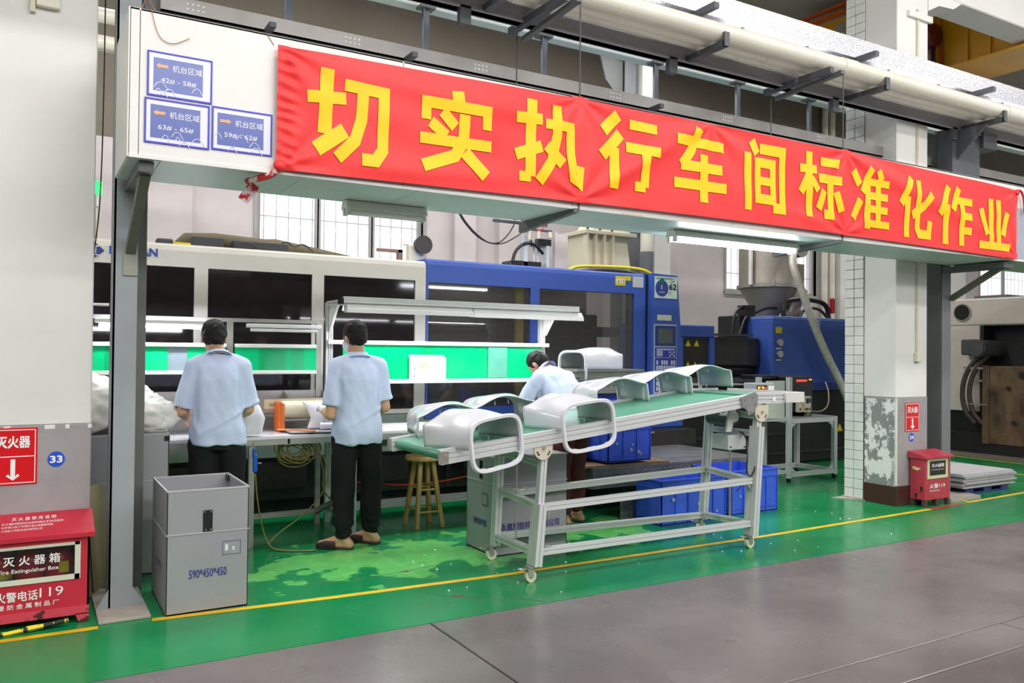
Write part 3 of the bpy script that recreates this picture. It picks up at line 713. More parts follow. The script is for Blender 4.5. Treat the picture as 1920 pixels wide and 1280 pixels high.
# the characters are cut from strokes on a 100 x 100 field: (points, width)
STROKES = {
 '切': [([(0, 67), (46, 71)], 13), ([(23, 100), (21, 30)], 16), ([(11, 12), (45, 36)], 17), ([(44, 86), (100, 84)], 13), ([(93, 84), (92, 20), (83, 7), (66, 7)], 14), ([(67, 84), (65, 50), (57, 26), (36, 5)], 14)],
 '实': [([(50, 100), (52, 84)], 17), ([(8, 62), (8, 82), (93, 82), (93, 60)], 13), ([(30, 74), (48, 58)], 14), ([(14, 60), (36, 46)], 14), ([(61, 74), (60, 42), (48, 24), (4, 8)], 15), ([(0, 40), (100, 41)], 13), ([(62, 30), (92, 4)], 16)],
 '执': [([(0, 76), (38, 78)], 13), ([(22, 100), (21, 8)], 15), ([(22, 7), (5, 7)], 12), ([(0, 32), (38, 46)], 14), ([(43, 74), (87, 74)], 12), ([(60, 98), (60, 62), (53, 30), (34, 3)], 14), ([(81, 74), (81, 42), (87, 12), (94, 8), (96, 28)], 13), ([(45, 48), (70, 28)], 14)],
 '行': [([(28, 98), (3, 74)], 16), ([(33, 74), (2, 42)], 16), ([(22, 54), (21, 0)], 15), ([(48, 89), (95, 88)], 13), ([(42, 58), (100, 57)], 14), ([(76, 58), (74, 7)], 15), ([(76, 7), (57, 7)], 13)],
 '车': [([(3, 82), (96, 80)], 14), ([(46, 100), (32, 70), (14, 48)], 15), ([(12, 48), (92, 48)], 14), ([(56, 66), (56, 0)], 16), ([(0, 23), (100, 23)], 14)],
 '间': [([(18, 100), (30, 82)], 15), ([(8, 82), (8, 0)], 16), ([(37, 90), (92, 90), (92, 7), (68, 7)], 15), ([(31, 70), (69, 70), (69, 18), (31, 18), (31, 76)], 14), ([(31, 44), (69, 44)], 12)],
 '标': [([(0, 73), (40, 74)], 13), ([(22, 100), (21, 0)], 15), ([(22, 68), (2, 36)], 14), ([(27, 60), (42, 42)], 12), ([(50, 88), (94, 88)], 14), ([(44, 62), (100, 62)], 14), ([(73, 62), (73, 7), (57, 7)], 15), ([(57, 44), (44, 14)], 14), ([(87, 44), (99, 14)], 14)],
 '准': [([(3, 92), (18, 70)], 15), ([(3, 14), (20, 46)], 15), ([(48, 100), (25, 58)], 14), ([(40, 76), (40, 0)], 15), ([(66, 98), (76, 82)], 14), ([(38, 77), (97, 77)], 12), ([(42, 55), (94, 55)], 12), ([(42, 33), (94, 33)], 12), ([(38, 9), (100, 9)], 12), ([(68, 77), (68, 9)], 14)],
 '化': [([(32, 100), (3, 54)], 16), ([(22, 68), (21, 0)], 16), ([(54, 98), (54, 18), (61, 8), (90, 8), (93, 32)], 15), ([(97, 78), (72, 56), (37, 38)], 15)],
 '作': [([(28, 100), (2, 50)], 15), ([(20, 68), (20, 0)], 16), ([(58, 100), (37, 60)], 15), ([(48, 78), (100, 78)], 13), ([(67, 78), (67, 0)], 15), ([(67, 52), (97, 52)], 13), ([(67, 27), (97, 27)], 13)],
 '业': [([(38, 100), (38, 8)], 15), ([(63, 100), (63, 8)], 15), ([(7, 78), (24, 28)], 15), ([(95, 78), (77, 30)], 15), ([(0, 7), (100, 7)], 15)]}
def stroke_bm(ch, cx, cz, w, h):
    bm = bmesh.new()
    for k, (pts, t) in enumerate(STROKES[ch]):
        P = [Vector((p[0], p[1])) for p in pts]; n = len(P); L, R = [], []
        for i, p in enumerate(P):
            a = (p-P[i-1]).normalized() if i else (P[1]-p).normalized(); c = (P[i+1]-p).normalized() if i < n-1 else a
            na, nc = Vector((-a.y, a.x)), Vector((-c.y, c.x)); m = (na+nc).normalized(); m *= (t/2)/max(.5, m.dot(na))
            L.append(p+m); R.append(p-m)
        mk = lambda q: bm.verts.new((cx + (q.x-50)/100*w, -k*.0002, cz + (q.y-50)/100*h))
        L = [mk(q) for q in L]; R = [mk(q) for q in R]
        for i in range(n-1): bm.faces.new([R[i], R[i+1], L[i+1], L[i]])
    return bm
CH = list(zip('切实执行车间标准化作业', (1.505, 2.165, 2.82, 3.465, 4.095, 4.745, 5.365, 5.975, 6.59, 7.165, 7.775),
     (.47, .47, .50, .50, .49, .44, .48, .48, .46, .50, .50), (2.725, 2.735, 2.765, 2.79, 2.785, 2.78, 2.785, 2.745, 2.725, 2.71, 2.69), (.50, .50, .52, .50, .515, .52, .51, .50, .51, .515, .47)))
for ch, cx, w, cz, h in CH:
    bm = stroke_bm(ch, cx, cz, w, h)
    x0 = cx-w*.55; z0 = cz-h*.55
    for k in range(1, int(w*1.1/.018)): bmesh.ops.bisect_plane(bm, geom=bm.verts[:]+bm.edges[:]+bm.faces[:], plane_co=(x0+k*.018, 0, 0), plane_no=(1, 0, 0))
    for k in range(1, int(h*1.1/.018)): bmesh.ops.bisect_plane(bm, geom=bm.verts[:]+bm.edges[:]+bm.faces[:], plane_co=(0, 0, z0+k*.018), plane_no=(0, 0, 1))
    for v in bm.verts: v.co.y = YB - .004 + v.co.y - wr(v.co.x, v.co.z)
    me = bpy.data.meshes.new('character'); bm.to_mesh(me); bm.free(); me.materials.append(YEL)
    for p in me.polygons: p.use_smooth = True
    link('character', me, r)
part('knot', MB().ell((1.13, YB-.005, 2.42), .035, .02, .03, 12).ell((8.165, YB, 3.03), .03, .02, .025, 12), bt.m, r, True)
solo('red_white_tape', MB().box(-.03, .03, -.004, .004, -.055, .055).xf(Matrix.Translation((1.02, 4.55, 2.30)) @ Euler((.3, .5, .3)).to_matrix().to_4x4())
     .tube([(1.13, 4.34, 2.42), (1.10, 4.37, 2.37), (1.03, 4.43, 2.355), (1.0, 4.50, 2.35)], .018, 6, sub=2), mat_patchy('red white tape print', (200, 44, 52), (230, 210, 212), 14, .5, .53, .4),
     'scrap of red and white tape dangling below the left end of the banner', 'tape')
part('red_cord', MB().tube([(8.16, YB, 3.05), (8.24, YB, 3.06), (8.29, YB, 2.98), (8.30, YB, 2.84)], .012, 6, sub=2), REDTAPE, r)

# ---- three area signs on the white box
def area_sign(x0, z0, s2, lab, left=True):
    y = YF-.002; w, h = .305, .222
    r = thing('area_sign', lab, 'sign', (x0+w/2, y, z0), 'blue area signs on the white box')
    part('frame', rframe(x0, x0+w, z0, z0+h, .009, y, .004), BLUEF, r)
    part('sheet', MB().box(x0+.009, x0+w-.009, y-.002, y, z0+.009, z0+h-.009), SIGNW, r)
    a, b, c, d = x0+.028, x0+w-.045, z0+.028, z0+h-.030
    part('print', MB().box(a, b, y-.0028, y-.002, c, d), SIGNB, r)
    part('arrow', arrow_left(a+.012, a+.068, d-.040, .03, y-.003, not left), ORANGEI, r)
    text('机台区域', a+.088, y-.0034, d-.060, .034, WHITEINK, r, w=b-a-.092)
    text(s2, a+.035, y-.0034, c+.042, .026, WHITEINK, r, w=.165)
    mb = MB()   # wrinkles of the laminating film
    rnd = random.Random(s2)
    for _ in range(5):
        px, pz = rnd.uniform(a, b), rnd.uniform(c-.02, c+.05); q = rnd.uniform(.02, .07)
        mb.tube([(px-q/2, y-.003, pz-.01), (px-q*.2, y-.0035, pz+q*.3), (px+q*.2, y-.0035, pz+q*.25), (px+q/2, y-.003, pz-.018)], .0022, 5, sub=2)
    part('film_wrinkle', mb, SIGNW, r, True)
area_sign(.487, 2.695, '42# - 58#', 'upper blue area sign with 42# - 58# on the white box')
area_sign(.477, 2.462, '63# - 65#', 'lower left blue area sign with 63# - 65# on the white box')
area_sign(.792, 2.468, '59# - 62#', 'lower right blue area sign with 59# - 62# on the white box', False)

# ---- lamps under the box
def under_lamp(x0, x1, y, lab, lit):
    z = ZB-.004
    r = thing('tube_lamp', lab, 'lamp', ((x0+x1)/2, y, z-.09))
    part('housing', MB().prism([(y-.06, z-.05), (y+.06, z-.05), (y+.035, z), (y-.035, z)], x0, x1, 'x'), WHITEL, r)
    for s in (-.03, .03):
        part('tube', MB().cyl((x0+.03, y+s, z-.068), (x1-.03, y+s, z-.068), .013, n=12), TUBE if lit else TUBEOFF, r, 50)
        part('socket', MB().box(x0+.005, x0+.03, y+s-.014, y+s+.014, z-.088, z-.05).box(x1-.03, x1-.005, y+s-.014, y+s+.014, z-.088, z-.05), WHITEL, r)
    part('suspension', MB().box(x0+.1, x0+.12, y-.01, y+.01, z, z+.004), STEEL, r)
under_lamp(4.15, 5.50, 4.72, 'lit tube lamp hanging under the right part of the banner box', True)
under_lamp(1.68, 2.22, 4.92, 'unlit tube lamp under the left part of the banner box', False)
# ================================================================ INJECTION MACHINE
YM = 7.35
r = thing('injection_machine', 'long white and blue injection moulding machine behind the benches', 'machine', (4, 8.2, 0))
Z0, Z1, ZTP = .90, 2.14, 2.335
wins = [(-.62, .30), (.40, 1.21), (1.32, 2.22), (2.33, 3.235)]
mb = MB()
mb.box(-1.2, 3.345, YM, YM+.06, Z1, ZTP-.06).box(-1.2, 3.345, YM, YM+.06, .86, Z0)
mb.prism([(YM, ZTP-.06), (YM+.012, ZTP-.02), (YM+.05, ZTP), (YM+.9, ZTP+.02), (YM+.9, ZTP-.02), (YM+.06, ZTP-.06)], -1.2, 3.345, 'x')
e = [-1.2] + [v for w in wins for v in w] + [3.345]
for a, b in zip(e[::2], e[1::2]): mb.box(a, b, YM, YM+.06, Z0, Z1)
part('white_guard', mb, MWHITE, r, 30)
for a, b in wins:
    p = part('guard_window', MB().box(a, b, YM+.02, YM+.03, Z0, Z1), DGLASS, r)
part('guard_handle', MB().tube([(.405, YM-.03, 1.80), (.43, YM-.05, 1.80), (.56, YM-.05, 1.80)], .012, 8), WHITEL, r)
# blue guard with two clear windows
mb = MB(); bw = [(3.375, 4.55), (4.66, 5.93)]
mb.box(3.352, 6.095, YM, YM+.06, Z1-.01, ZTP-.03).box(3.352, 6.095, YM, YM+.06, .80, Z0)
mb.prism([(YM, ZTP-.03), (YM+.014, ZTP+.01), (YM+.05, ZTP+.03), (YM+.9, ZTP+.03), (YM+.9, ZTP), (YM+.06, ZTP-.03)], 3.352, 6.095, 'x')
for a, b in ((3.352, 3.375), (4.55, 4.66), (5.93, 6.095)): mb.box(a, b, YM, YM+.06, Z0, Z1-.01)
part('blue_guard', mb, MBLUE, r, 30)
for a, b in bw: part('guard_window', MB().box(a, b, YM+.02, YM+.026, Z0, Z1-.01), BGLASS, r)
part('mould_bay', MB().box(3.36, 6.09, 8.5, 8.55, .1, 2.3).box(3.36, 3.40, YM+.1, 8.5, .1, 2.3).box(3.4, 6.05, YM+.1, 8.5, .1, .2), mat('bay wall', (112, 106, 100), .6, var=.15, vs=3), r)
part('mould', MB().box(4.7, 5.2, 7.8, 8.4, .5, 1.9, .01).box(5.3, 5.75, 7.8, 8.4, .5, 1.9, .01).cyl((3.4, 7.75, 1.7), (6, 7.75, 1.7), .06).cyl((3.4, 7.75, .8), (6, 7.75, .8), .06), MDARK2, r)
part('yellow_post', MB().box(4.44, 4.53, 7.46, 7.5, .85, 2.2), mat('yellow post paint', (242, 212, 60), .4), r)
part('inner_panel', MB().box(5.80, 5.93, 7.44, 7.47, .85, 1.8), MBLUE, r)
part('base', MB().box(-1.2, 6.1, YM+.06, 8.9, .12, .86).box(-1.2, 6.6, 7.6, 8.9, 0, .12), MDARK, r)
part('base_strip', MB().box(-1.2, 6.0, YM+.02, YM+.06, .50, .86), mat('pale base strip', (150, 166, 156), .6, var=.1), r)
part('rear_body', MB().box(-1.2, 3.345, 7.47, 8.9, .86, ZTP-.03), MDARK, r)
mb = MB()
for x in (-.4, .5, 1.5, 2.5, 3.6, 4.6): mb.box(x, x+.05, YM+.02, YM+.06, .12, .50).box(x+.2, x+.7, YM+.03, YM+.06, .22, .46)
part('base_rib', mb, MDARK2, r)
# control column
mb = MB().prism([(6.11, .62), (6.60, .62), (6.57, 1.6), (6.50, 2.36), (6.125, 2.37)], 7.27, 7.75)
part('control_column', mb, MBLUE, r)
part('column_gap', MB().box(6.096, 6.112, 7.34, 7.5, .62, 2.36), BLACKP, r)
pn = part('control_panel', MB().box(6.15, 6.49, 7.262, 7.27, 1.0, 1.79, .002), mat('pale panel edge', (176, 182, 196), .4), r)
part('screen_bezel', MB().box(6.165, 6.475, 7.256, 7.262, 1.545, 1.775), MBLUED, pn)
part('screen', MB().box(6.205, 6.42, 7.252, 7.256, 1.575, 1.74), SCREEN, pn)
part('keypad', MB().box(6.165, 6.475, 7.256, 7.262, 1.415, 1.525).box(6.165, 6.475, 7.256, 7.262, 1.02, 1.405), mat('keypad blue', (40, 50, 160), .4), pn)
mb = MB()
for k in range(10): mb.box(6.185+k*.027, 6.205+k*.027, 7.252, 7.256, 1.495, 1.512)
for a in range(3):
    for b in range(4): mb.box(6.185+a*.03, 6.21+a*.03, 7.252, 7.256, 1.425+b*.017, 1.438+b*.017)
for a, b in ((0, 0), (2, 0), (1, 1), (0, 2), (2, 2)): mb.box(6.37+a*.03, 6.394+a*.03, 7.252, 7.256, 1.425+b*.02, 1.441+b*.02)
for a in range(8):
    for b in range(6):
        if not (b == 5 and a in (1, 5)): mb.box(6.18+a*.036, 6.205+a*.036, 7.252, 7.256, 1.03+b*.06, 1.078+b*.06)
tag(part('keys', mb, KEYW, pn), kind='stuff')
sg = part('machine_sign', MB().box(6.155, 6.49, 7.262, 7.268, 2.09, 2.34), mat('pale sign board', (206, 224, 214), .35), r)
text('设备状态管理标识', 6.165, 7.259, 2.305, .024, INKK, sg, w=.29)
part('sign_disc', disc(6.26, 2.205, .095, 7.262), mat('sign disc blue', (48, 66, 150), .35), sg)
part('sign_pin', disc(6.262, 2.285, .036, 7.2605, .002), mat('green magnet', (20, 110, 84), .4), sg)
text('1', 6.25, 7.2575, 2.19, .05, WHITEINK, sg, bold=.03); text('正常运行', 6.215, 7.2575, 2.15, .02, WHITEINK, sg, w=.09)
text('设备编号', 6.385, 7.259, 2.275, .02, INKK, sg, w=.07); text('62', 6.365, 7.259, 2.19, .07, INKK, sg, w=.115, bold=.025)
text('操作员', 6.36, 7.259, 2.15, .014, INKK, sg); text('组 长', 6.36, 7.259, 2.125, .014, INKK, sg)
part('caution_label', MB().box(6.20, 6.41, 7.264, 7.268, 1.835, 1.90), CREAM, r)
lb = part('warning_label', MB().box(5.66, 5.80, YM-.003, YM, 2.215, 2.32), YSIGN, r)
part('warning_print', MB().box(5.675, 5.785, YM-.005, YM-.003, 2.245, 2.29), WHITEINK, lb)
part('warning_mark', MB().prism([(5.69, 2.25), (5.71, 2.25), (5.70, 2.285)], YM-.007, YM-.005).prism([(5.735, 2.25), (5.745, 2.267), (5.735, 2.285)], YM-.007, YM-.005).prism([(5.775, 2.25), (5.762, 2.267), (5.775, 2.285)], YM-.007, YM-.005), mat('dark red ink', (130, 40, 40), .6), lb)
part('warning_label', MB().box(5.80, 5.88, YM-.003, YM, 2.275, 2.325), YSIGN, r)
part('notice_label', MB().box(5.905, 6.06, YM-.003, YM, 2.205, 2.33), mat('notice paper', (196, 200, 206), .6), r)
# logo and maker's name on the white guard
lg = part('logo', MB().prism([(.335, 2.235), (.405, 2.30), (.455, 2.30), (.525, 2.235), (.43, 2.155)], YM-.004, YM), INKB, r)
text('HT', .375, YM-.006, 2.215, .06, MWHITE, lg, w=.11, bold=.03)
part('logo_wave', MB().tube([(.37, YM-.004, 2.19), (.405, YM-.004, 2.205), (.43, YM-.004, 2.19), (.455, YM-.004, 2.205), (.49, YM-.004, 2.19)], .006, 5, sub=1), MWHITE, lg)
text('HAITIAN', .56, YM-.003, 2.212, .068, mat('logo blue', (44, 76, 158), .5), r, w=.36, bold=.03)
# injection side: blue guard, barrel, hopper, cabinet
mb = MB().box(6.80, 7.42, 7.6, 8.3, 1.66, 1.81, .012).box(6.80, 6.90, 7.6, 8.3, 1.14, 1.66).box(7.33, 7.42, 7.6, 8.3, 1.14, 1.66)
part('nozzle_guard', mb, MBLUE, r)
gw = part('nozzle_window', MB().box(6.90, 7.33, 7.63, 7.64, 1.14, 1.66), mat('smoked guard glass', (62, 58, 54), .1), r)
for x, z in ((7.0, 1.63), (7.14, 1.63), (7.0, 1.36), (7.12, 1.36)): part('warning_triangle', MB().prism([(x-.045, z-.08), (x+.045, z-.08), (x, z)], 7.625, 7.63), YSIGN, gw)
part('barrel_cover', MB().box(7.42, 8.38, 7.75, 8.4, 1.30, 1.68, .02).cyl((7.3, 8.0, 1.25), (8.6, 8.0, 1.25), .16), MDARK2, r)
part('barrel_rail', MB().box(6.6, 9.0, 7.55, 8.5, 1.10, 1.16).box(7.42, 8.2, 7.7, 7.76, 1.69, 1.72), STEELD, r)
part('carriage', MB().box(6.6, 10.2, 7.62, 8.6, .02, 1.02), MDARK, r)
part('carriage_rib', MB().box(6.62, 9.0, 7.58, 7.62, .95, 1.0).box(6.62, 9.0, 7.58, 7.62, .40, .44).box(8.3, 10.0, 7.58, 7.62, .14, .18), MDARK2, r)
part('lower_door', MB().box(6.11, 6.55, 7.30, 7.36, .60, .78), MBLUE, r)
cb = part('power_cabinet', MB().box(8.40, 10.0, 7.56, 8.4, 1.06, 1.92, .01), MBLUE, r)
part('cabinet_lid', MB().box(8.40, 10.0, 7.56, 8.45, 1.92, 1.965, .006), mat('lid light blue', (96, 124, 196), .4), cb)
part('cabinet_base', MB().box(8.7, 10.02, 7.55, 7.6, .98, 1.08), MBLUED, cb)
for z in (1.615, 1.465):
    part('selector', MB().cyl((8.52, 7.56, z), (8.52, 7.52, z), .045, n=20).box(8.515, 8.525, 7.51, 7.52, z-.03, z+.03), STEEL, cb)
    part('selector_plate', MB().box(8.475, 8.565, 7.552, 7.56, z-.085, z-.07), WHITEL, cb)
part('cabinet_label', MB().box(8.465, 8.575, 7.553, 7.56, 1.74, 1.82), YSIGN, cb)
part('cabinet_tag', MB().box(9.14, 9.32, 7.553, 7.56, 1.80, 1.95), mat('grey tag', (150, 156, 170), .5), cb)
part('hazard_triangle', MB().prism([(9.75, .40), (9.86, .40), (9.805, .50)], 7.6, 7.615), YSIGN, r)
# hopper dryer on the barrel
hp = thing('hopper_dryer', 'stainless hopper dryer with cone below standing over the barrel', 'hopper', (9.3, 8.5, 1.6))
part('drum', MB().lathe([(.40, 2.43), (.405, 2.46), (.40, 2.48), (.40, 3.3), (.36, 3.34)], (9.22, 8.4, 0), 36), HOPPER, hp, 40)
part('cone', MB().lathe([(.10, 1.78), (.11, 1.93), (.39, 2.40), (.43, 2.41), (.43, 2.45), (.40, 2.46)], (9.22, 8.4, 0), 36), HOPPER, hp, 40)
part('throat', MB().box(9.14, 9.42, 8.36, 8.64, 1.6, 1.86, .01), MDARK2, hp)
part('latch', MB().box(8.95, 8.98, 8.03, 8.07, 2.42, 2.52).box(9.33, 9.36, 7.99, 8.02, 2.6, 3.0).box(9.50, 9.53, 8.08, 8.12, 2.45, 2.6), STEEL, hp)
part('control_case', MB().box(9.62, 9.90, 8.30, 8.65, 2.34, 2.80, .01), mat('case drab', (134, 124, 104), .5), hp)
part('blower', MB().cyl((9.72, 8.2, 3.02), (9.72, 8.5, 3.02), .14, n=20).cyl((9.45, 8.25, 2.02), (9.6, 8.15, 2.10), .1, n=14).cyl((9.5, 8.2, 2.05), (9.62, 8.2, 2.40), .09, .15, n=14), HOPPER, hp, 40)
part('sight_tube', MB().tube([(8.78, 8.3, 2.44), (8.78, 8.3, 3.2)], .03, 8), mat('white sight tube', (236, 232, 232), .3), hp)
solo('suction_hose', MB().tube([(9.85, 8.3, 3.06), (9.3, 7.9, 3.02), (8.66, 7.5, 2.72), (8.80, 7.42, 2.3), (8.98, 7.40, 1.9), (9.22, 7.38, 1.48), (9.52, 7.36, 1.06), (9.72, 7.36, .72), (9.95, 7.4, .3)], .05, 12, sub=2), HOSES, 'silver suction hose sagging from the hopper to behind the tiled pillar', 'hose', smooth=60)
t = thing('cable_bundle', 'black pipe handles and cables on top of the blue power cabinet', 'cables', (9.5, 8.1, 1.97))
part('pipe', MB().tube([(9.0, 7.9, 1.97), (8.98, 7.9, 2.12), (9.08, 7.9, 2.22), (9.6, 7.95, 2.25), (9.95, 7.95, 2.2), (10.0, 7.95, 1.97)], .034, 10, sub=2).tube([(9.2, 7.8, 1.97), (9.3, 7.8, 2.1), (9.6, 7.8, 2.12), (9.8, 7.8, 1.97)], .02, 8, sub=2), BLACKP, t)
part('red_tap', MB().box(9.99, 10.05, 7.88, 7.94, 2.06, 2.28, .01), REDTAPE, t)
t = thing('valve_block', 'black valve block with hoses left of the hopper', 'valve', (8.3, 8.2, 1.69))
part('block', MB().box(8.25, 8.75, 8.0, 8.4, 1.69, 1.98, .01).box(8.32, 8.5, 7.95, 8.1, 1.95, 2.12), BLACKP, t)
part('hose', MB().tube([(8.12, 8.0, 1.7), (8.16, 8.0, 2.0), (8.28, 8.0, 2.1), (8.4, 8.0, 2.05)], .02, 8, sub=2).tube([(8.2, 7.95, 1.7), (8.3, 7.95, 1.95), (8.42, 7.95, 2.0)], .018, 8, sub=2).tube([(8.45, 8.0, 1.98), (8.8, 8.05, 2.1), (9.2, 8.2, 2.12)], .018, 8, sub=2), BLACKP, t)
# things on the machine roof
t = solo('tarpaulin', MB().loft([((1.10, 7.9, 2.37), .10, .02, (0, 1, 0), (0, 0, 1)), ((1.20, 7.9, 2.41), .22, .085, (0, 1, 0), (0, 0, 1)), ((1.45, 7.9, 2.40), .3, .11, (0, 1, 0), (0, 0, 1)), ((1.9, 7.9, 2.38), .3, .11, (0, 1, 0), (0, 0, 1)), ((2.0, 7.9, 2.37), .28, .13, (0, 1, 0), (0, 0, 1)), ((2.3, 7.9, 2.36), .22, .10, (0, 1, 0), (0, 0, 1)), ((2.75, 7.9, 2.35), .16, .04, (0, 1, 0), (0, 0, 1))], 20), TARP, 'olive tarpaulin bundled along the roof of the white machine', 'tarpaulin', smooth=60)
t = thing('roof_box', 'row of dark trunking boxes and cable loops in front of the tarpaulin', 'trunking', (1.4, 7.6, 2.33))
part('box', MB().box(1.22, 1.48, 7.52, 7.66, 2.33, 2.43, .004).box(1.56, 2.05, 7.52, 7.66, 2.33, 2.42, .004).box(.93, 1.06, 7.5, 7.6, 2.33, 2.39, .01), mat('slate trunking', (66, 66, 72), .5), t)
part('yellow_strip', MB().box(1.06, 1.20, 7.5, 7.515, 2.345, 2.365), YSIGN, t)
part('cable_loop', MB().tube([(1.55, 7.5, 2.33), (1.58, 7.5, 2.39), (1.66, 7.5, 2.41), (1.74, 7.5, 2.39), (1.77, 7.5, 2.33)], .006, 6, sub=2).tube([(1.95, 7.6, 2.4), (2.05, 7.6, 2.46), (2.12, 7.6, 2.40), (2.2, 7.6, 2.45), (2.3, 7.6, 2.38)], .008, 6, sub=2), BLACKP, t)
t = thing('alarm_horn', 'round dark horn on a cream stand at the end of the white machine roof', 'horn', (3.62, 8.2, 2.36))
part('horn', MB().cyl((3.66, 8.10, 2.60), (3.66, 8.2, 2.60), .10, .085, n=24), mat('horn brown', (62, 56, 52), .6), t, 40)
part('stand', MB().box(3.52, 3.70, 8.17, 8.27, 2.34, 2.60, .01), CREAMP, t); part('pin', MB().cyl((3.46, 8.2, 2.6), (3.56, 8.2, 2.6), .01).box(3.42, 3.62, 8.1, 8.2, 2.34, 2.385, .02), CREAMP, t)
solo('roof_bracket', MB().box(3.28, 3.33, 7.9, 7.95, 2.34, 2.50).box(3.06, 3.33, 7.9, 7.95, 2.47, 2.50), mat('rust brown bracket', (120, 92, 84), .6), 'small hooked brown bracket on the white machine roof', 'bracket')
t = thing('cylinder_unit', 'pneumatic cylinder unit with curved hose on the blue machine roof', 'cylinder', (5.05, 8.3, 2.36))
part('block', MB().box(4.82, 5.22, 8.2, 8.45, 2.36, 2.52, .005).box(5.18, 5.36, 8.2, 8.4, 2.72, 2.80, .005), BLACKP, t)
part('cylinder', MB().cyl((5.14, 8.25, 2.4), (5.14, 8.25, 2.80), .016, n=10).cyl((5.2, 8.25, 2.4), (5.2, 8.25, 2.84), .016, n=10).box(4.98, 5.03, 8.2, 8.3, 2.4, 2.82).box(5.29, 5.33, 8.2, 8.3, 2.36, 2.72), ALU, t)
part('hose', MB().tube([(4.82, 8.2, 2.5), (4.86, 8.2, 2.64), (5.0, 8.2, 2.74), (5.14, 8.2, 2.72), (5.24, 8.2, 2.62)], .02, 8, sub=2), BLACKP, t)
solo('roof_panel', MB().box(5.44, 5.49, 8.25, 8.3, 2.38, 2.90).box(5.49, 5.64, 8.27, 8.29, 2.42, 2.88), mat('pale stand', (206, 196, 190), .5, metal=.3), 'upright pale steel plate on the blue machine roof', 'plate')
t = thing('robot_gripper', 'gripper frame with red hoses hanging under the banner box edge', 'gripper', (4.9, 8.2, 2.8))
part('bar', MB().box(4.62, 5.35, 8.28, 8.32, 2.96, 2.99).box(4.95, 5.3, 8.1, 8.14, 2.87, 2.89).box(4.85, 4.88, 8.2, 8.24, 2.99, 3.2).box(4.95, 4.98, 8.2, 8.24, 2.99, 3.2), STEELD, t)
part('cup', MB().cyl((5.0, 8.12, 2.87), (5.0, 8.12, 2.76), .02).cyl((5.12, 8.12, 2.87), (5.12, 8.12, 2.78), .025).cyl((5.28, 8.12, 2.87), (5.28, 8.12, 2.80), .03), CREAMP, t)
part('red_hose', MB().tube([(4.95, 8.1, 2.84), (5.03, 8.1, 2.93), (5.1, 8.1, 2.86), (5.2, 8.1, 2.92), (5.24, 8.1, 3.1)], .008, 6, sub=2), REDTAPE, t)
solo('hanging_cable', MB().tube([(4.15, 8.3, 3.1), (4.25, 8.3, 2.92), (4.5, 8.3, 2.72), (4.68, 8.3, 2.70), (4.82, 8.3, 2.82), (4.9, 8.3, 2.95)], .008, 6, sub=2).tube([(4.15, 8.32, 3.1), (4.22, 8.32, 2.95), (4.45, 8.32, 2.74), (4.72, 8.32, 2.69), (4.95, 8.3, 2.82), (5.02, 8.3, 2.88)], .008, 6, sub=2), BLACKP, 'pair of thin cables looping before the wall above the blue machine', 'cable')
t = thing('cast_stand', 'cream ribbed cast base standing behind the blue machine', 'stand', (6.6, 9.0, 2.3))
part('casting', MB().prism([(6.30, 2.3), (7.12, 2.3), (7.0, 3.02), (6.30, 3.02)], 8.85, 9.35), CREAMP, t)
part('top_plate', MB().box(6.25, 7.1, 8.75, 9.4, 3.02, 3.07, .004), CREAMP, t)
for x in (6.28, 6.42, 6.56, 6.70): part('rib', MB().box(x, x+.025, 8.76, 8.86, 2.3, 3.02), CREAMP, t)
part('upper_casting', MB().prism([(6.45, 3.07), (7.1, 3.07), (7.1, 3.5), (6.75, 3.5)], 8.9, 9.3), CREAMP, t)
part('bolt', MB().cyl((6.3, 8.78, 3.07), (6.3, 8.78, 3.10), .015).cyl((6.5, 8.78, 3.07), (6.5, 8.78, 3.10), .015).cyl((6.7, 8.78, 3.07), (6.7, 8.78, 3.10), .015), MDARK, t)
solo('yellow_cable', MB().tube([(5.2, 7.7, 2.34), (5.35, 7.7, 2.44), (5.7, 7.72, 2.46), (6.1, 7.7, 2.47), (6.35, 7.65, 2.45), (6.45, 7.6, 2.36)], .018, 8, sub=2), YSIGN, 'yellow cable arching over the right end of the blue machine roof', 'cable', smooth=60)
solo('roof_hose', MB().tube([(5.5, 7.9, 2.36), (5.8, 7.9, 2.42), (6.2, 7.9, 2.42), (6.4, 7.85, 2.37)], .06, 10, sub=2).box(6.42, 6.56, 7.7, 7.85, 2.36, 2.42, .02), BLACKP, 'black hose lying under the yellow cable on the machine roof', 'hose', smooth=60)
t = thing('signal_lamp', 'green signal lamp on the machine roof beside the left pillar', 'lamp', (.479, 7.6, 2.34))
part('lens', MB().cyl((.475, 7.6, 2.72), (.475, 7.6, 2.83), .042, n=14), GREENL, t); part('stem', MB().cyl((.475, 7.6, 2.62), (.475, 7.6, 2.72), .034, n=12).cyl((.475, 7.6, 2.33), (.475, 7.6, 2.62), .014), STEEL, t)

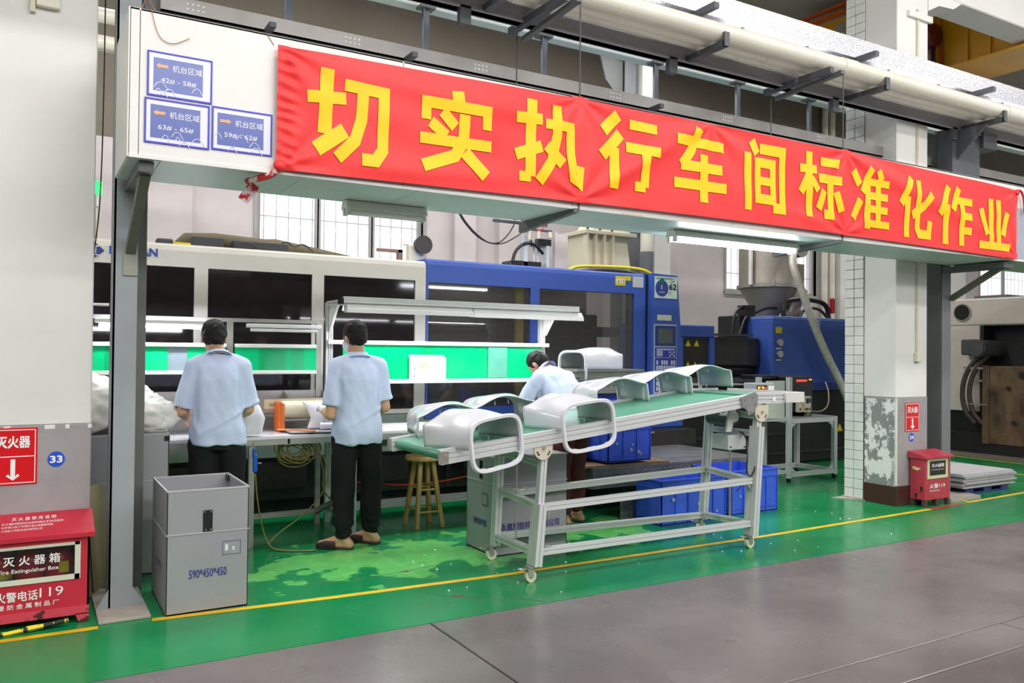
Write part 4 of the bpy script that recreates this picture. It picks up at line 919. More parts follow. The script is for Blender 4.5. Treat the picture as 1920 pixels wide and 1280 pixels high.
# ---- far machine on the right, seen from its end
FX = 12.5
t = thing('far_machine', 'white machine with dark opening and hoses at the far right', 'machine', (14.5, 6.3, 0))
mb = MB().box(FX, 17, 4.6, 7.72, 1.935, 2.345, .02).box(FX, 12.56, 7.20, 7.72, .62, 1.93, .01)
part('guard', mb, mat('warm machine white', (228, 214, 206), .45, var=.03), t, 30)
part('port_ring', MB().cyl((FX-.03, 7.46, 2.14), (FX+.05, 7.46, 2.14), .135, n=28), mat('port grey', (168, 160, 156), .5), t, 40)
part('port', MB().cyl((FX-.034, 7.46, 2.14), (FX+.05, 7.46, 2.14), .118, n=28), BLACKP, t, 40)
part('inner', MB().box(FX+.3, 17, 4.6, 7.3, .3, 1.93).box(FX+.02, FX+.3, 7.15, 7.2, .3, 1.93).box(FX-.1, 17, 4.6, 7.9, .0, .3).box(FX+.1, 17, 7.2, 7.72, .1, .62), MDARK, t)
part('mould', MB().box(FX-.12, FX+.5, 5.2, 7.02, .16, 1.32, .01).box(FX-.14, FX-.1, 6.98, 7.08, .16, 1.33), RUST, t)
part('mould_bolt', MB().cyl((FX-.15, 6.7, 1.0), (FX-.1, 6.7, 1.0), .03).cyl((FX-.15, 6.62, .5), (FX-.1, 6.62, .5), .03).cyl((FX-.15, 6.5, 1.2), (FX-.1, 6.5, 1.2), .05), MDARK2, t)
part('motor', MB().cyl((FX-.25, 7.1, 1.58), (FX+.3, 7.1, 1.58), .13, n=18).box(FX-.2, FX, 7.18, 7.38, 1.48, 1.72, .02).cyl((FX-.27, 7.1, 1.58), (FX-.25, 7.1, 1.58), .11, n=18), mat('motor grey', (86, 84, 88), .5), t, 40)
for dy in (0, -.11): part('hose', MB().tube([(FX-.1, 7.12+dy, 1.48), (FX-.14, 7.3+dy, 1.28), (FX-.14, 7.4+dy, .95), (FX-.12, 7.36+dy, .62), (FX-.1, 7.2+dy, .45)], .035, 10, sub=2), mat('brown hose', (70, 56, 54), .5), t, 60)
part('hose_clip', MB().box(FX-.16, FX-.1, 7.06, 7.36, 1.27, 1.30).box(FX-.16, FX-.1, 7.0, 7.3, .73, .75).box(FX-.1, FX, 7.0, 7.2, 1.08, 1.11), STEEL, t)
part('roof_cover', MB().prism([(6.2, 2.345), (7.1, 2.345), (7.0, 2.5), (6.2, 2.54)], 14.0, 15.5, 'x').box(12.7, 13.3, 6.9, 7.4, 2.345, 2.40), mat('cover grey', (112, 110, 112), .6), t)

# ================================================================ WORK BENCHES
SQ = mat('worn square tube', (168, 168, 160), .4, metal=.3, var=.12, vs=6)
def frame_bars(mb, bars, w):
    for a, b in bars: mb.beam(a, b, w, w, (0, 0, 1) if abs(a[2]-b[2]) < .05 else (0, 1, 0))
    return mb
r = thing('packing_bench', 'steel packing bench with green board at the left', 'workbench', (1.2, 6.5, 0))
part('table_top', MB().box(.30, 2.165, 6.20, 6.86, .785, .812, .003), mat('white laminate', (226, 226, 232), .25, var=.02), r)
part('apron', MB().box(.30, 1.70, 6.195, 6.23, .745, .785).box(1.72, 2.165, 6.195, 6.23, .745, .785), SQ, r)
for x, y in ((.32, 6.23), (2.13, 6.23), (.32, 6.84), (2.13, 6.84), (1.44, 6.23)): part('leg', MB().box(x-.02, x+.02, y-.02, y+.02, 0, .785), SQ, r)
part('stretcher', frame_bars(MB(), [((.32, 6.84, .10), (2.13, 6.84, .10)), ((2.13, 6.23, .30), (2.13, 6.84, .10)), ((.32, 6.23, .1), (.32, 6.84, .1))], .04), SQ, r)
for x in (.32, 1.405, 2.13): part('upright', MB().box(x-.022, x+.022, 6.84, 6.88, .81, 1.70), SQ, r)
part('top_rail', MB().box(.30, 2.16, 6.83, 6.89, 1.675, 1.705), SQ, r)
for z in (1.47, 1.255): part('shelf_rail', MB().box(.30, 1.37, 6.80, 6.86, z, z+.03, .003).box(1.44, 2.10, 6.80, 6.86, z, z+.03, .003), WHITEL, r)
part('green_board', MB().box(.30, .94, 6.83, 6.85, 1.285, 1.47), GPANEL, r); part('green_board', MB().box(1.08, 1.37, 6.83, 6.85, 1.285, 1.47), GPANEL, r); part('green_board', MB().box(1.44, 2.105, 6.83, 6.85, 1.285, 1.47), GPANEL, r)
part('film_gap', MB().box(.94, 1.08, 6.835, 6.845, 1.285, 1.47), mat('pale film', (138, 156, 164), .25), r)
part('film_sleeve', MB().box(.50, .72, 6.822, 6.825, 1.285, 1.47).box(1.63, 1.86, 6.822, 6.825, 1.285, 1.47).box(1.9, 2.0, 6.822, 6.825, 1.285, 1.47), FILM, r)
part('backsplash', MB().box(.30, 2.165, 6.83, 6.85, .81, .905), STEEL, r)
tr = part('parts_tray', MB().prism([(6.60, 1.065), (6.60, .955), (6.63, .945), (6.86, .945), (6.86, 1.12), (6.85, 1.12), (6.85, .955), (6.635, .955), (6.61, .965), (6.61, 1.065)], .30, 2.17, 'x'), STEEL, r)
for x in (.70, 1.07, 1.55, 1.84, 2.16): part('divider', MB().prism([(6.62, .96), (6.62, 1.03), (6.85, 1.12), (6.85, .96)], x, x+.006, 'x'), STEEL, tr)
part('tray_tape', MB().box(1.62, 2.15, 6.597, 6.60, .985, 1.06), mat('masking tape', (214, 204, 166), .6, var=.06), tr)
for x, s in ((.86, '螺丝'), (1.03, '垫圈'), (1.50, '贴纸'), (1.66, '标贴'), (1.80, '说明'), (1.96, '卡扣'), (2.08, '胶垫')): text(s, x, 6.595, 1.005, .026, mat('tray ink', (70, 116, 168), .6), tr)
def bench_lamp(x0, x1, y, z, lab, lit, grp=None, refl=False):
    t = thing('bench_lamp', lab, 'lamp', ((x0+x1)/2, y, z-.05), grp)
    if refl:
        part('reflector', MB().prism([(y-.075, z-.06), (y-.07, z-.025), (y-.03, z+.02), (y+.05, z+.02), (y+.075, z-.04), (y+.045, z+.0), (y-.015, z+.0)], x0, x1, 'x'), WHITEL, t)
        part('end_cap', MB().box(x0, x0+.03, y-.03, y+.03, z-.055, z).box(x1-.03, x1, y-.03, y+.03, z-.055, z), mat('cream socket', (222, 218, 200), .4), t)
    else: part('housing', MB().box(x0, x1, y-.025, y+.025, z-.01, z+.02, .003), WHITEL, t)
    part('tube', MB().cyl((x0+.03, y, z-.028), (x1-.03, y, z-.028), .014, n=12), TUBE2 if lit else TUBEOFF, t, 50)
    return t
bench_lamp(.42, 1.25, 6.70, 1.65, 'lit bench lamp behind the post at the left bench', True)
bench_lamp(1.50, 2.10, 6.70, 1.64, 'unlit bench lamp between the two standing workers', False)

r = thing('packing_bench', 'aluminium packing bench with long green board and lamps in the middle', 'workbench', (3.3, 6.5, 0))
part('table_top', MB().box(2.20, 4.42, 6.20, 6.86, .79, .815, .003), mat('white laminate', (226, 226, 232), .25), r)
part('apron', MB().box(2.20, 4.42, 6.20, 6.235, .745, .79), SQ, r)
part('back_panel', MB().box(2.25, 4.38, 6.82, 6.84, .62, .79), mat('pale base strip', (124, 136, 128), .6), r)
for x, y in ((2.225, 6.225), (4.39, 6.225), (4.39, 6.86), (2.225, 6.86)): part('leg', MB().prof((x, y, 0), (x, y, .79), .045, .045, (1, 1), (0, 1, 0)), ALU, r)
for x in (2.225, 4.38): part('upright', MB().prof((x, 6.87, .79), (x, 6.87, 1.86), .06, .045, (2, 1), (0, 1, 0)), ALU, r)
part('foot_rail', MB().prof((2.25, 6.90, .10), (4.38, 6.90, .10), .045, .07, (1, 2)), ALU, r)
part('foot_rail', MB().prof((2.225, 6.25, .12), (2.225, 6.84, .12), .04, .04), ALU, r)
for z in (1.525, 1.185): part('shelf_rail', MB().box(2.20, 4.43, 6.80, 6.86, z-.018, z+.018, .003), WHITEL, r)
part('green_board', MB().box(2.34, 3.72, 6.83, 6.85, 1.203, 1.507), GPANEL, r); part('green_board', MB().box(3.72, 4.36, 6.832, 6.85, 1.203, 1.507), GPANEL, r)
part('film_sleeve', MB().box(3.755, 3.96, 6.818, 6.83, 1.21, 1.505), mat('pale green film', (96, 180, 152), .2), r)
for x in (2.225, 4.40):
    part('lamp_arm', MB().prof((x, 6.87, 1.85), (x, 6.42, 1.85), .05, .045), ALU, r)
    part('corner_brace', MB().prism([(6.85, 1.62), (6.85, 1.83), (6.62, 1.83), (6.66, 1.80), (6.82, 1.62)], x-.01, x+.01, 'x'), WHITEL, r)
part('lamp_bar', MB().prof((2.20, 6.42, 1.865), (4.50, 6.42, 1.865), .06, .05, (1, 2)), WHITEL, r)
part('bar_cap', MB().box(2.17, 2.20, 6.42, 6.48, 1.83, 1.88).box(4.5, 4.52, 6.42, 6.48, 1.83, 1.88), BLACKP, r)
bench_lamp(2.22, 3.36, 6.45, 1.82, 'left lit reflector lamp over the middle bench', True, 'reflector lamps over the middle bench', True)
bench_lamp(3.38, 4.54, 6.45, 1.815, 'right lit reflector lamp over the middle bench', True, 'reflector lamps over the middle bench', True)
t = thing('work_sheet', 'white instruction sheets hanging on the long green board', 'paper', (3.12, 6.82, 1.19))
part('sheet', MB().box(2.955, 3.305, 6.800, 6.803, 1.205, 1.40).box(2.945, 3.29, 6.806, 6.809, 1.205, 1.415), PAPER, t)
part('top_strip', MB().box(2.935, 3.27, 6.796, 6.80, 1.402, 1.422), PAPER, t); part('hook_film', MB().box(3.08, 3.15, 6.80, 6.802, 1.42, 1.50), FILM, t)
part('print_yellow', MB().box(3.05, 3.115, 6.797, 6.80, 1.335, 1.35).box(3.05, 3.115, 6.797, 6.80, 1.30, 1.315), mat('highlighter', (238, 226, 130), .6), t)
part('print_lines', rframe(3.13, 3.155, 1.355, 1.375, .003, 6.80).box(2.98, 3.0, 6.797, 6.80, 1.22, 1.245).box(2.985, 3.003, 6.797, 6.80, 1.28, 1.31).box(3.03, 3.037, 6.797, 6.80, 1.30, 1.35), mat('pencil grey', (170, 170, 176), .6), t)
# things on the benches
t = thing('film_cutter', 'orange film cutter holding a cream roll on the left bench', 'cutter', (1.95, 6.55, .812))
part('side_frame', MB().box(1.70, 1.735, 6.46, 6.62, .815, 1.045, .006).box(2.22, 2.25, 6.50, 6.62, .815, 1.0, .006), ORANGE, t)
part('side_frame_edge', MB().box(1.735, 1.75, 6.47, 6.62, .82, 1.03), mat('worn orange', (206, 150, 100), .5), t)
part('roll', MB().cyl((1.74, 6.55, .98), (2.2, 6.55, .98), .068, n=24), ROLLM, t, 50)
part('cut_bar', MB().box(1.74, 2.22, 6.44, 6.455, .90, .912), STEEL, t)
t = solo('cutting_board', MB().prism([(1.74, 6.24), (2.16, 6.16), (2.20, 6.50), (1.74, 6.52)], .822, .832, 'z').xf(Matrix.Identity(4)), PAPERG, 'grey board with papers lying before the film cutter', 'board')
solo('orange_strip', MB().beam((1.70, 6.45, .836), (1.90, 6.20, .836), .05, .012), mat('pale orange card', (226, 150, 100), .5), 'pale orange strip along the front of the grey board', 'strip')
solo('film_sheet', MB().loft([((2.02, 6.38, .845), .12, .02, (1, 0, 0), (0, 1, 0)), ((2.02, 6.40, .92), .085, .05, (1, 0, 0), (0, 1, 0)), ((1.98, 6.42, 1.0), .075, .03, (1, 0, 0), (0, 1, 0)), ((1.96, 6.44, 1.045), .085, .01, (1, 0, 0), (0, 1, 0))], 16), mat('white film', (236, 236, 240), .3, bump=.4, bs=30), 'crumpled white film hanging over the film cutter', 'film', smooth=60)
solo('film_roll', MB().cyl((1.98, 6.30, .862), (2.18, 6.26, .862), .028, n=14), mat('white film', (236, 236, 240), .3), 'small rolled white film lying on the grey board', 'film', smooth=50)
solo('foam_sheet', MB().box(2.03, 2.17, 6.34, 6.36, .83, 1.03, .004), mat('pale grey foam', (188, 194, 206), .7), 'pale grey sheet standing between the film cutter and the standing worker', 'sheet')
solo('paper_sheet', MB().box(2.62, 3.3, 6.23, 6.6, .816, .8175).box(2.4, 2.6, 6.25, 6.5, .816, .8172), PAPER, 'white paper spread on the middle bench', 'paper')
def blob_bag(c, rx, ry, rz, seed, lab, n=64):
    mb = MB().ell((0, 0, 0), 1, 1, 1, n)
    for v in mb.bm.verts:
        d = v.co.normalized(); w = 1 + .20*noise.noise(d*2.2+Vector((seed, 0, 0))) + .22*abs(noise.noise(d*4.5+Vector((0, seed, 0)))) + .10*abs(noise.noise(d*11+Vector((0, seed, 5))))
        v.co = Vector((d.x*rx*w, d.y*ry*w, max(-rz*.75, d.z*rz*w))) + Vector(c)
    return solo('plastic_bag', mb, BAGM, lab, 'bag', 'milky plastic bags on the left grey crate', smooth=180)
# ---- grey crate and bags behind the post
def crate(loc, w, d, h, fold, lab, handle=True, open_top=True, hole_side=False):
    r = thing('storage_crate', lab, 'crate', loc, 'grey corrugated plastic crates')
    th = .008
    def L(n, mb, m, **k): return part(n, mb, m, r, local=True, **k)
    L('front_wall', MB().box(-w/2, w/2, -d/2, -d/2+th, .0, h, .002), CBOX); L('rear_wall', MB().box(-w/2, w/2, d/2-th, d/2, 0, h, .002), CBOX)
    L('left_wall', MB().box(-w/2, -w/2+th, -d/2, d/2, 0, h, .002), CBOX); L('right_wall', MB().box(w/2-th, w/2, -d/2, d/2, 0, h, .002), CBOX)
    L('floor_panel', MB().box(-w/2, w/2, -d/2, d/2, 0, .01), CBOXD)
    L('rim', MB().box(-w/2-.002, w/2+.002, -d/2-.002, -d/2+.006, h-.005, h+.004).box(-w/2-.002, w/2+.002, d/2-.006, d/2+.002, h-.005, h+.004).box(-w/2-.002, -w/2+.006, -d/2, d/2, h-.005, h+.004).box(w/2-.006, w/2+.002, -d/2, d/2, h-.005, h+.004), mat('rim grey', (176, 176, 178), .5))
    L('fold_line', MB().box(-w/2-.003, w/2+.003, -d/2-.003, -d/2, fold-.003, fold+.004).box(-w/2-.003, -w/2, -d/2, d/2, fold-.003, fold+.004), mat('rim grey', (176, 176, 178), .5))
    return r, L
r, L = crate((.885, 5.09, 0), .435, .57, .675, .437, 'open grey crate in front of the left worker, marked 590*450*450')
mb = MB().box(-.03, .02, -.289, -.285, .442, .56)
L('handle_plate', mb, BLACKP); L('rivet', MB().cyl((-.022, -.29, .552), (-.022, -.286, .552), .004).cyl((.012, -.29, .552), (.012, -.286, .552), .004).cyl((-.015, -.29, .452), (-.015, -.286, .452), .004).cyl((.012, -.29, .452), (.012, -.286, .452), .004), STEEL)
L('label_frame', rframe(.075, .175, .302, .378, .0022, -.2855, .001), INKB)
L('label_glint', MB().box(.09, .105, -.2865, -.2855, .325, .36).box(.13, .14, -.2865, -.2855, .325, .345), SIGNW)  # white patches paint in the glint on the label
text('590*450*450', -.10, -.2865, .19, .05, INKB, r, w=.20, local=True, bold=.012)
text('永凰塑胶', 0, 0, 0, .035, INKB, r, w=.22, local=True, M=Matrix.Translation((-.2195, .10, .22)) @ Matrix.Rotation(-PI/2, 4, 'Z'))
L('corner_clip', MB().box(.20, .2175, .20, .277, .64, .672).box(.17, .21, -.28, -.272, .655, .675), BLACKP)
r, L = crate((3.185, 5.32, 0), .62, .43, .70, .51, 'grey crate standing behind the conveyor cart legs with blue writing')
text('永凰塑胶科技有限公司', -.26, -.2175, .175, .055, INKB, r, w=.50, local=True, bold=.015)
text('590*450*450', 0, 0, 0, .05, INKB, r, w=.20, local=True, bold=.012, M=Matrix.Translation((-.312, .10, .19)) @ Matrix.Rotation(-PI/2, 4, 'Z'))
L('handle_hole', MB().box(-.314, -.31, -.03, .01, .53, .66), BLACKP); L('label_frame', MB().box(-.313, -.31, -.12, -.03, .34, .43), mat('dark frame ink', (96, 100, 112), .6)); L('label', MB().box(-.315, -.313, -.11, -.04, .35, .42), CBOX)
L('lid_panel', MB().box(-.30, .31, -.15, .21, .69, .698), CBOXD)
r, L = crate((.50, 6.02, 0), .62, .50, .90, .60, 'tall grey crate behind the left post with bags on top')
L('corner_clip', MB().box(.28, .312, -.256, -.25, .855, .885), BLACKP); L('top_sheet', MB().box(-.3, .3, -.24, .24, .895, .905), CBOXD)
blob_bag((.30, 6.02, 1.06), .26, .22, .21, 3, 'milky plastic bag seen left of the grey post, taller of the two')
blob_bag((.60, 6.02, 1.0), .26, .2, .17, 8, 'milky plastic bag slumped right of the grey post on the crate')
for i, (x, tl) in enumerate(((.375, .05), (.415, .07))):
    m = MB().box(-.16, .16, -.004, .004, 0, .62).xf(Matrix.Translation((x, 5.5+.07*i, 0)) @ Euler((-.10, tl, 1.25)).to_matrix().to_4x4())
    solo('card_board', m, mat('olive card', (164, 152, 116), .8), ('front' if i == 0 else 'rear')+' olive card sheet leaning between the left pillar and the post', 'card', 'leaning cards')
# ---- air hose and gun
t = thing('air_hose', 'coiled olive air hose hanging under the left bench edge', 'hose', (1.85, 6.3, .3))
mb = MB()
rnd = random.Random(4)
for k in range(11):
    cx, cz, ra, rb = 1.80+rnd.uniform(-.06, .06), .70+rnd.uniform(-.05, .02), rnd.uniform(.08, .15), rnd.uniform(.05, .11); an = rnd.uniform(-.5, .5)
    mb.tube([(cx+ra*math.cos(a)*math.cos(an)-rb*math.sin(a)*math.sin(an), 6.27+.01*k*.6, cz+ra*math.cos(a)*math.sin(an)+rb*math.sin(a)*math.cos(an)) for a in [2*PI*i/20 for i in range(20)]], .0055, 6, True)
part('coil', mb, HOSE, t, 60)
part('loose_end', MB().tube([(1.92, 6.26, .74), (2.04, 6.24, .55), (2.0, 6.22, .36), (1.80, 6.15, .2), (1.60, 6.1, .10), (1.52, 6.08, .02), (1.62, 5.95, .008), (1.80, 5.86, .008)], .0055, 6, sub=2)
     .tube([(1.43, 6.05, .56), (1.44, 6.05, .42), (1.47, 6.05, .22), (1.52, 6.06, .06), (1.56, 6.0, .008), (1.66, 5.92, .008), (1.82, 5.86, .008)], .0055, 6, sub=2)
     .tube([(1.95, 6.25, .72), (2.0, 6.25, .5), (1.99, 6.26, .38), (2.05, 6.28, .3), (2.14, 6.4, .25)], .0055, 6, sub=2), HOSE, t, 60)
t = thing('air_gun', 'blue air gun hanging beside the left worker', 'air gun', (1.43, 6.06, .56))
part('grip', MB().box(1.415, 1.445, 6.05, 6.075, .57, .70, .006).box(1.41, 1.43, 6.05, 6.075, .67, .745, .006), mat('air gun blue', (24, 92, 190), .4), t); part('nozzle', MB().cyl((1.42, 6.06, .74), (1.415, 6.06, .79), .005, n=8).box(1.45, 1.475, 6.055, 6.065, .63, .64), STEEL, t)
solo('orange_cable', MB().tube([(2.5, 6.95, .30), (2.75, 6.9, .27), (3.0, 6.85, .25), (3.4, 6.85, .27), (3.9, 6.9, .33)], .007, 6, sub=2), mat('orange cable', (230, 70, 30), .5), 'orange red cable hanging low behind the wooden stool', 'cable')
# ---- wooden stool
t = thing('bar_stool', 'round wooden stool under the low end of the conveyor', 'stool', (2.875, 6.32, 0))
part('seat', MB().lathe([(.145, .545), (.158, .555), (.158, .578), (.150, .588), (.02, .590)], (2.875, 6.32, 0), 32), WOOD, t, 40)
ft = [(2.77, 6.46), (2.765, 6.20), (2.985, 6.44), (2.99, 6.19)]
tp = [(2.82, 6.375), (2.82, 6.265), (2.93, 6.375), (2.93, 6.265)]
for (a, b), (c, d) in zip(ft, tp): part('leg', MB().beam((a, b, 0), (c, d, .55), .032, .032, (0, 1, 0)), WOOD, t)
def on(i, z): return tuple(ft[i][k] + (tp[i][k]-ft[i][k])*z/.55 for k in (0, 1)) + (z,)
for i, j, z in ((0, 1, .33), (2, 3, .33), (0, 2, .13), (1, 3, .13), (0, 1, .15), (2, 3, .15), (1, 3, .31), (0, 2, .31)): part('rung', MB().cyl(on(i, z), on(j, z), .010, n=8), WOOD, t)
part('blue_patch', MB().box(2.90, 2.99, 6.22, 6.30, .5885, .592), mat('pale blue patch', (150, 158, 220), .5), t)
# ================================================================ CONVEYOR CART
r = thing('conveyor_cart', 'aluminium conveyor cart with a sloping green belt standing on casters', 'conveyor', (3.75, 4.75, 0))
def zt(x): return .868 + .1115*(x-2.10)
XL, XR = 2.115, 4.66
for y in (4.43, 5.18): part('side_rail', MB().prof((XL, y, zt(XL)-.045), (XR, y, zt(XR)-.045), .04, .09, (1, 2)), ALU, r)
pl_ = [(2.165 + .032*math.cos(a), zt(2.165)-.046 + .032*math.sin(a)) for a in [PI*1.5 - PI*k/8 for k in range(9)]]
pl_ += [(4.66, zt(4.66)-.014), (4.66, zt(4.66)-.078)]
part('belt', MB().prism(pl_, 4.455, 5.155), BELT, r, 40)
part('roller_bracket', MB().box(2.10, 2.165, 4.404, 4.412, .79, .86).box(2.10, 2.165, 5.20, 5.208, .79, .86).cyl((2.15, 4.40, .83), (2.15, 5.21, .83), .012), STEEL, r)
part('fan_plate', MB().prism([(4.56, 1.135), (4.70, 1.175), (4.735, 1.15), (4.73, 1.07), (4.69, 1.02), (4.64, 1.0), (4.62, 1.045), (4.575, 1.06)], 4.395, 4.408), mat('brushed grey plate', (160, 162, 162), .35, metal=.5), r)
part('plate_bolt', MB().cyl((4.60, 4.39, 1.12), (4.60, 4.396, 1.12), .009).cyl((4.68, 4.39, 1.14), (4.68, 4.396, 1.14), .009).cyl((4.71, 4.39, 1.09), (4.71, 4.396, 1.09), .009).cyl((4.66, 4.39, 1.03), (4.66, 4.396, 1.03), .009).cyl((4.61, 4.39, 1.075), (4.61, 4.396, 1.075), .009), STEEL, r)
for y in (4.43, 5.18): part('level_rail', MB().prof((4.70, y, 1.125), (5.08, y, 1.125), .04, .085, (1, 2)), ALU, r)
part('level_belt', MB().box(4.70, 5.08, 4.455, 5.155, 1.10, 1.15), BELT, r)
part('end_plate', MB().box(5.03, 5.235, 4.385, 4.41, 1.085, 1.165, .002).box(5.225, 5.235, 4.41, 5.2, 1.085, 1.165), mat('pale end plate', (206, 206, 202), .4), r)
part('rail_sticker', MB().box(4.905, 4.935, 4.4055, 4.4095, 1.10, 1.13), PAPER, r)
# legs
part('leg', MB().prof((2.80, 4.45, .10), (2.835, 4.45, .49), .10, .055, (1, 1), (1, 0, 0)), ALU, r)
part('leg', MB().prof((2.835, 4.45, .49), (2.86, 4.45, .82), .045, .045, (1, 1), (1, 0, 0)), ALU, r)
part('leg', MB().prof((4.725, 4.45, .09), (4.785, 4.45, .91), .10, .055, (1, 1), (1, 0, 0)), ALU, r)
part('leg', MB().prof((4.78, 4.45, .91), (4.80, 4.45, 1.06), .045, .045, (1, 1), (1, 0, 0)), ALU, r)
part('leg', MB().prof((2.845, 5.04, .10), (2.88, 5.04, .86), .06, .05, (1, 1), (1, 0, 0)), ALU, r)
part('leg', MB().prof((4.80, 5.04, .10), (4.87, 5.04, 1.04), .06, .05, (1, 1), (1, 0, 0)), ALU, r)
B = [((2.82, 4.445, .185), (4.70, 4.445, .185)), ((2.87, 4.445, .465), (4.715, 4.445, .505)), ((2.86, 5.04, .165), (4.80, 5.04, .135)), ((2.87, 5.04, .455), (4.83, 5.04, .51)),
     ((2.80, 4.50, .185), (2.85, 5.02, .165)), ((2.84, 4.50, .465), (2.87, 5.02, .49)), ((2.88, 4.47, .735), (2.88, 5.02, .755)), ((4.71, 4.50, .18), (4.80, 5.02, .14)),
     ((4.78, 4.47, .855), (4.84, 5.02, .845)), ((4.79, 4.47, .985), (4.86, 5.02, 1.0)), ((4.74, 4.5, .50), (4.83, 5.02, .51))]
for k, (a, b) in enumerate(B): part('crossbar', MB().prof(a, b, .042, .045), ALU, r)
mb = MB()   # moulded corner brackets
for x, z, s in ((2.885, .44, 1), (2.87, .215, 1), (4.70, .475, -1)):
    mb.prism([(x, z), (x+s*.045, z), (x+s*.02, z-.012), (x+s*.012, z-.02), (x, z-.05)], 4.43, 4.46)
part('corner_bracket', mb, mat('cast aluminium', (168, 170, 168), .5, metal=.4), r)
def dplate(x, y, z): return MB().prism([(x-.07, z)] + [(x-.07*math.cos(a), z-.06-.07*math.sin(a)) for a in [PI*k/14 for k in range(15)]] + [(x+.07, z)], y-.008, y)
for x, z in ((2.84, .90), (4.80, 1.075)):
    p = part('tilt_plate', dplate(x, 4.425, z), mat('beige tilt plate', (206, 198, 178), .5), r)
    part('plate_slot', MB().tube([(x-.05*math.cos(a), 4.416, z-.06-.05*math.sin(a)) for a in (.3, .6, .9)], .005, 6).tube([(x+.05*math.cos(a), 4.416, z-.06-.05*math.sin(a)) for a in (.3, .6, .9)], .005, 6), MDARK2, p)
    part('plate_bolt', MB().cyl((x, 4.405, z-.055), (x, 4.418, z-.055), .009), STEEL, p)
CW = mat('caster wheel cream', (222, 216, 190), .5)
for x, y, a in ((2.775, 4.45, .4), (4.715, 4.45, .6), (2.83, 5.06, .5), (4.80, 5.06, .3)):
    c = part('caster', MB().box(x-.03, x+.03, y-.03, y+.03, .092, .10).beam((x-.02, y-.022, .095), (x-.005, y-.022, .035), .035, .004, (0, 1, 0)).beam((x-.02, y+.022, .095), (x-.005, y+.022, .035), .035, .004, (0, 1, 0)).cyl((x-.005, y-.026, .037), (x-.005, y+.026, .037), .008), STEEL, r)
    part('wheel', MB().cyl((x-.005, y-.016, .037), (x-.005, y+.016, .037), .037, n=24), CW, c, 40)
    part('brake', MB().beam((x-.02, y, .085), (x-.085, y-.01, .09), .03, .008).box(x-.1, x-.075, y-.025, y+.01, .083, .098, .004), STEEL, c)
w_ = part('handwheel', MB().tube([(2.86+.075*math.cos(a), 4.78+.075*math.sin(a), .535) for a in [2*PI*k/20 for k in range(20)]], .006, 6, True).beam((2.787, 4.78, .535), (2.933, 4.78, .535), .012, .005).cyl((2.86, 4.78, .47), (2.86, 4.78, .54), .010), STEEL, r, 50)
part('wheel_spindle', MB().cyl((2.86, 4.78, .17), (2.86, 4.78, .74), .005, n=8), STEEL, w_)
w_ = part('handwheel', MB().tube([(4.84+.055*math.cos(a), 4.78+.055*math.sin(a), .93) for a in [2*PI*k/20 for k in range(20)]], .007, 6, True).beam((4.785, 4.78, .93), (4.895, 4.78, .93), .012, .005).cyl((4.84, 4.78, .86), (4.84, 4.78, 1.0), .02), STEEL, r, 50)
part('wheel_spindle', MB().cyl((4.84, 4.78, .17), (4.84, 4.78, .98), .009, n=8), STEEL, w_)
part('drive_motor', MB().box(4.66, 4.85, 4.62, 4.80, .715, .83, .006), mat('pale drive case', (214, 218, 222), .4), r)
part('drive_case_bolts', MB().cyl((4.68, 4.612, .74), (4.68, 4.622, .74), .006).cyl((4.83, 4.612, .735), (4.83, 4.622, .735), .006), MDARK2, r)
part('drive_guard', MB().prism([(4.62, .86), (4.67, .86), (4.72, 1.04), (4.66, 1.05), (4.64, .98)], 4.60, 4.62).cyl((4.73, 4.62, .97), (4.73, 4.75, .97), .04), WHITEL, r)
part('gear_head', MB().cyl((4.74, 4.66, .95), (4.74, 4.9, .95), .055, n=16).box(4.70, 4.79, 4.7, 4.85, .95, 1.04, .01), mat('gear grey', (96, 100, 100), .4, metal=.4), r)
part('cable', MB().tube([(4.80, 4.66, .86), (4.72, 4.5, .84), (4.66, 4.42, .72), (4.64, 4.42, .58), (4.68, 4.42, .53), (4.73, 4.42, .58), (4.77, 4.44, .70)], .006, 6, sub=2).tube([(4.66, 4.46, .52), (4.60, 4.44, .46), (4.58, 4.46, .43)], .004, 6, sub=1), BLACKP, r)
t = thing('belt_controller', 'grey controller with red and green digits behind the belt end', 'controller', (5.55, 5.2, 1.08))
part('case', MB().box(5.46, 5.70, 5.10, 5.24, 1.085, 1.205, .006), mat('controller grey', (146, 150, 152), .4), t)
part('display', MB().box(5.475, 5.60, 5.095, 5.10, 1.10, 1.185), BLACKP, t)
for k, (x, z, m) in enumerate(((5.495, 1.165, LEDG), (5.52, 1.168, LEDR), (5.55, 1.165, LEDG), (5.58, 1.16, LEDR), (5.495, 1.13, LEDG), (5.525, 1.13, LEDR))): part('digit', MB().box(x-.007, x+.007, 5.092, 5.095, z-.009, z+.009), m, t)
part('key', MB().box(5.62, 5.645, 5.09, 5.10, 1.10, 1.18).box(5.655, 5.68, 5.09, 5.10, 1.10, 1.18), PAPER, t)
part('stand', MB().box(5.235, 5.70, 5.15, 5.19, 1.065, 1.085), ALU, t)

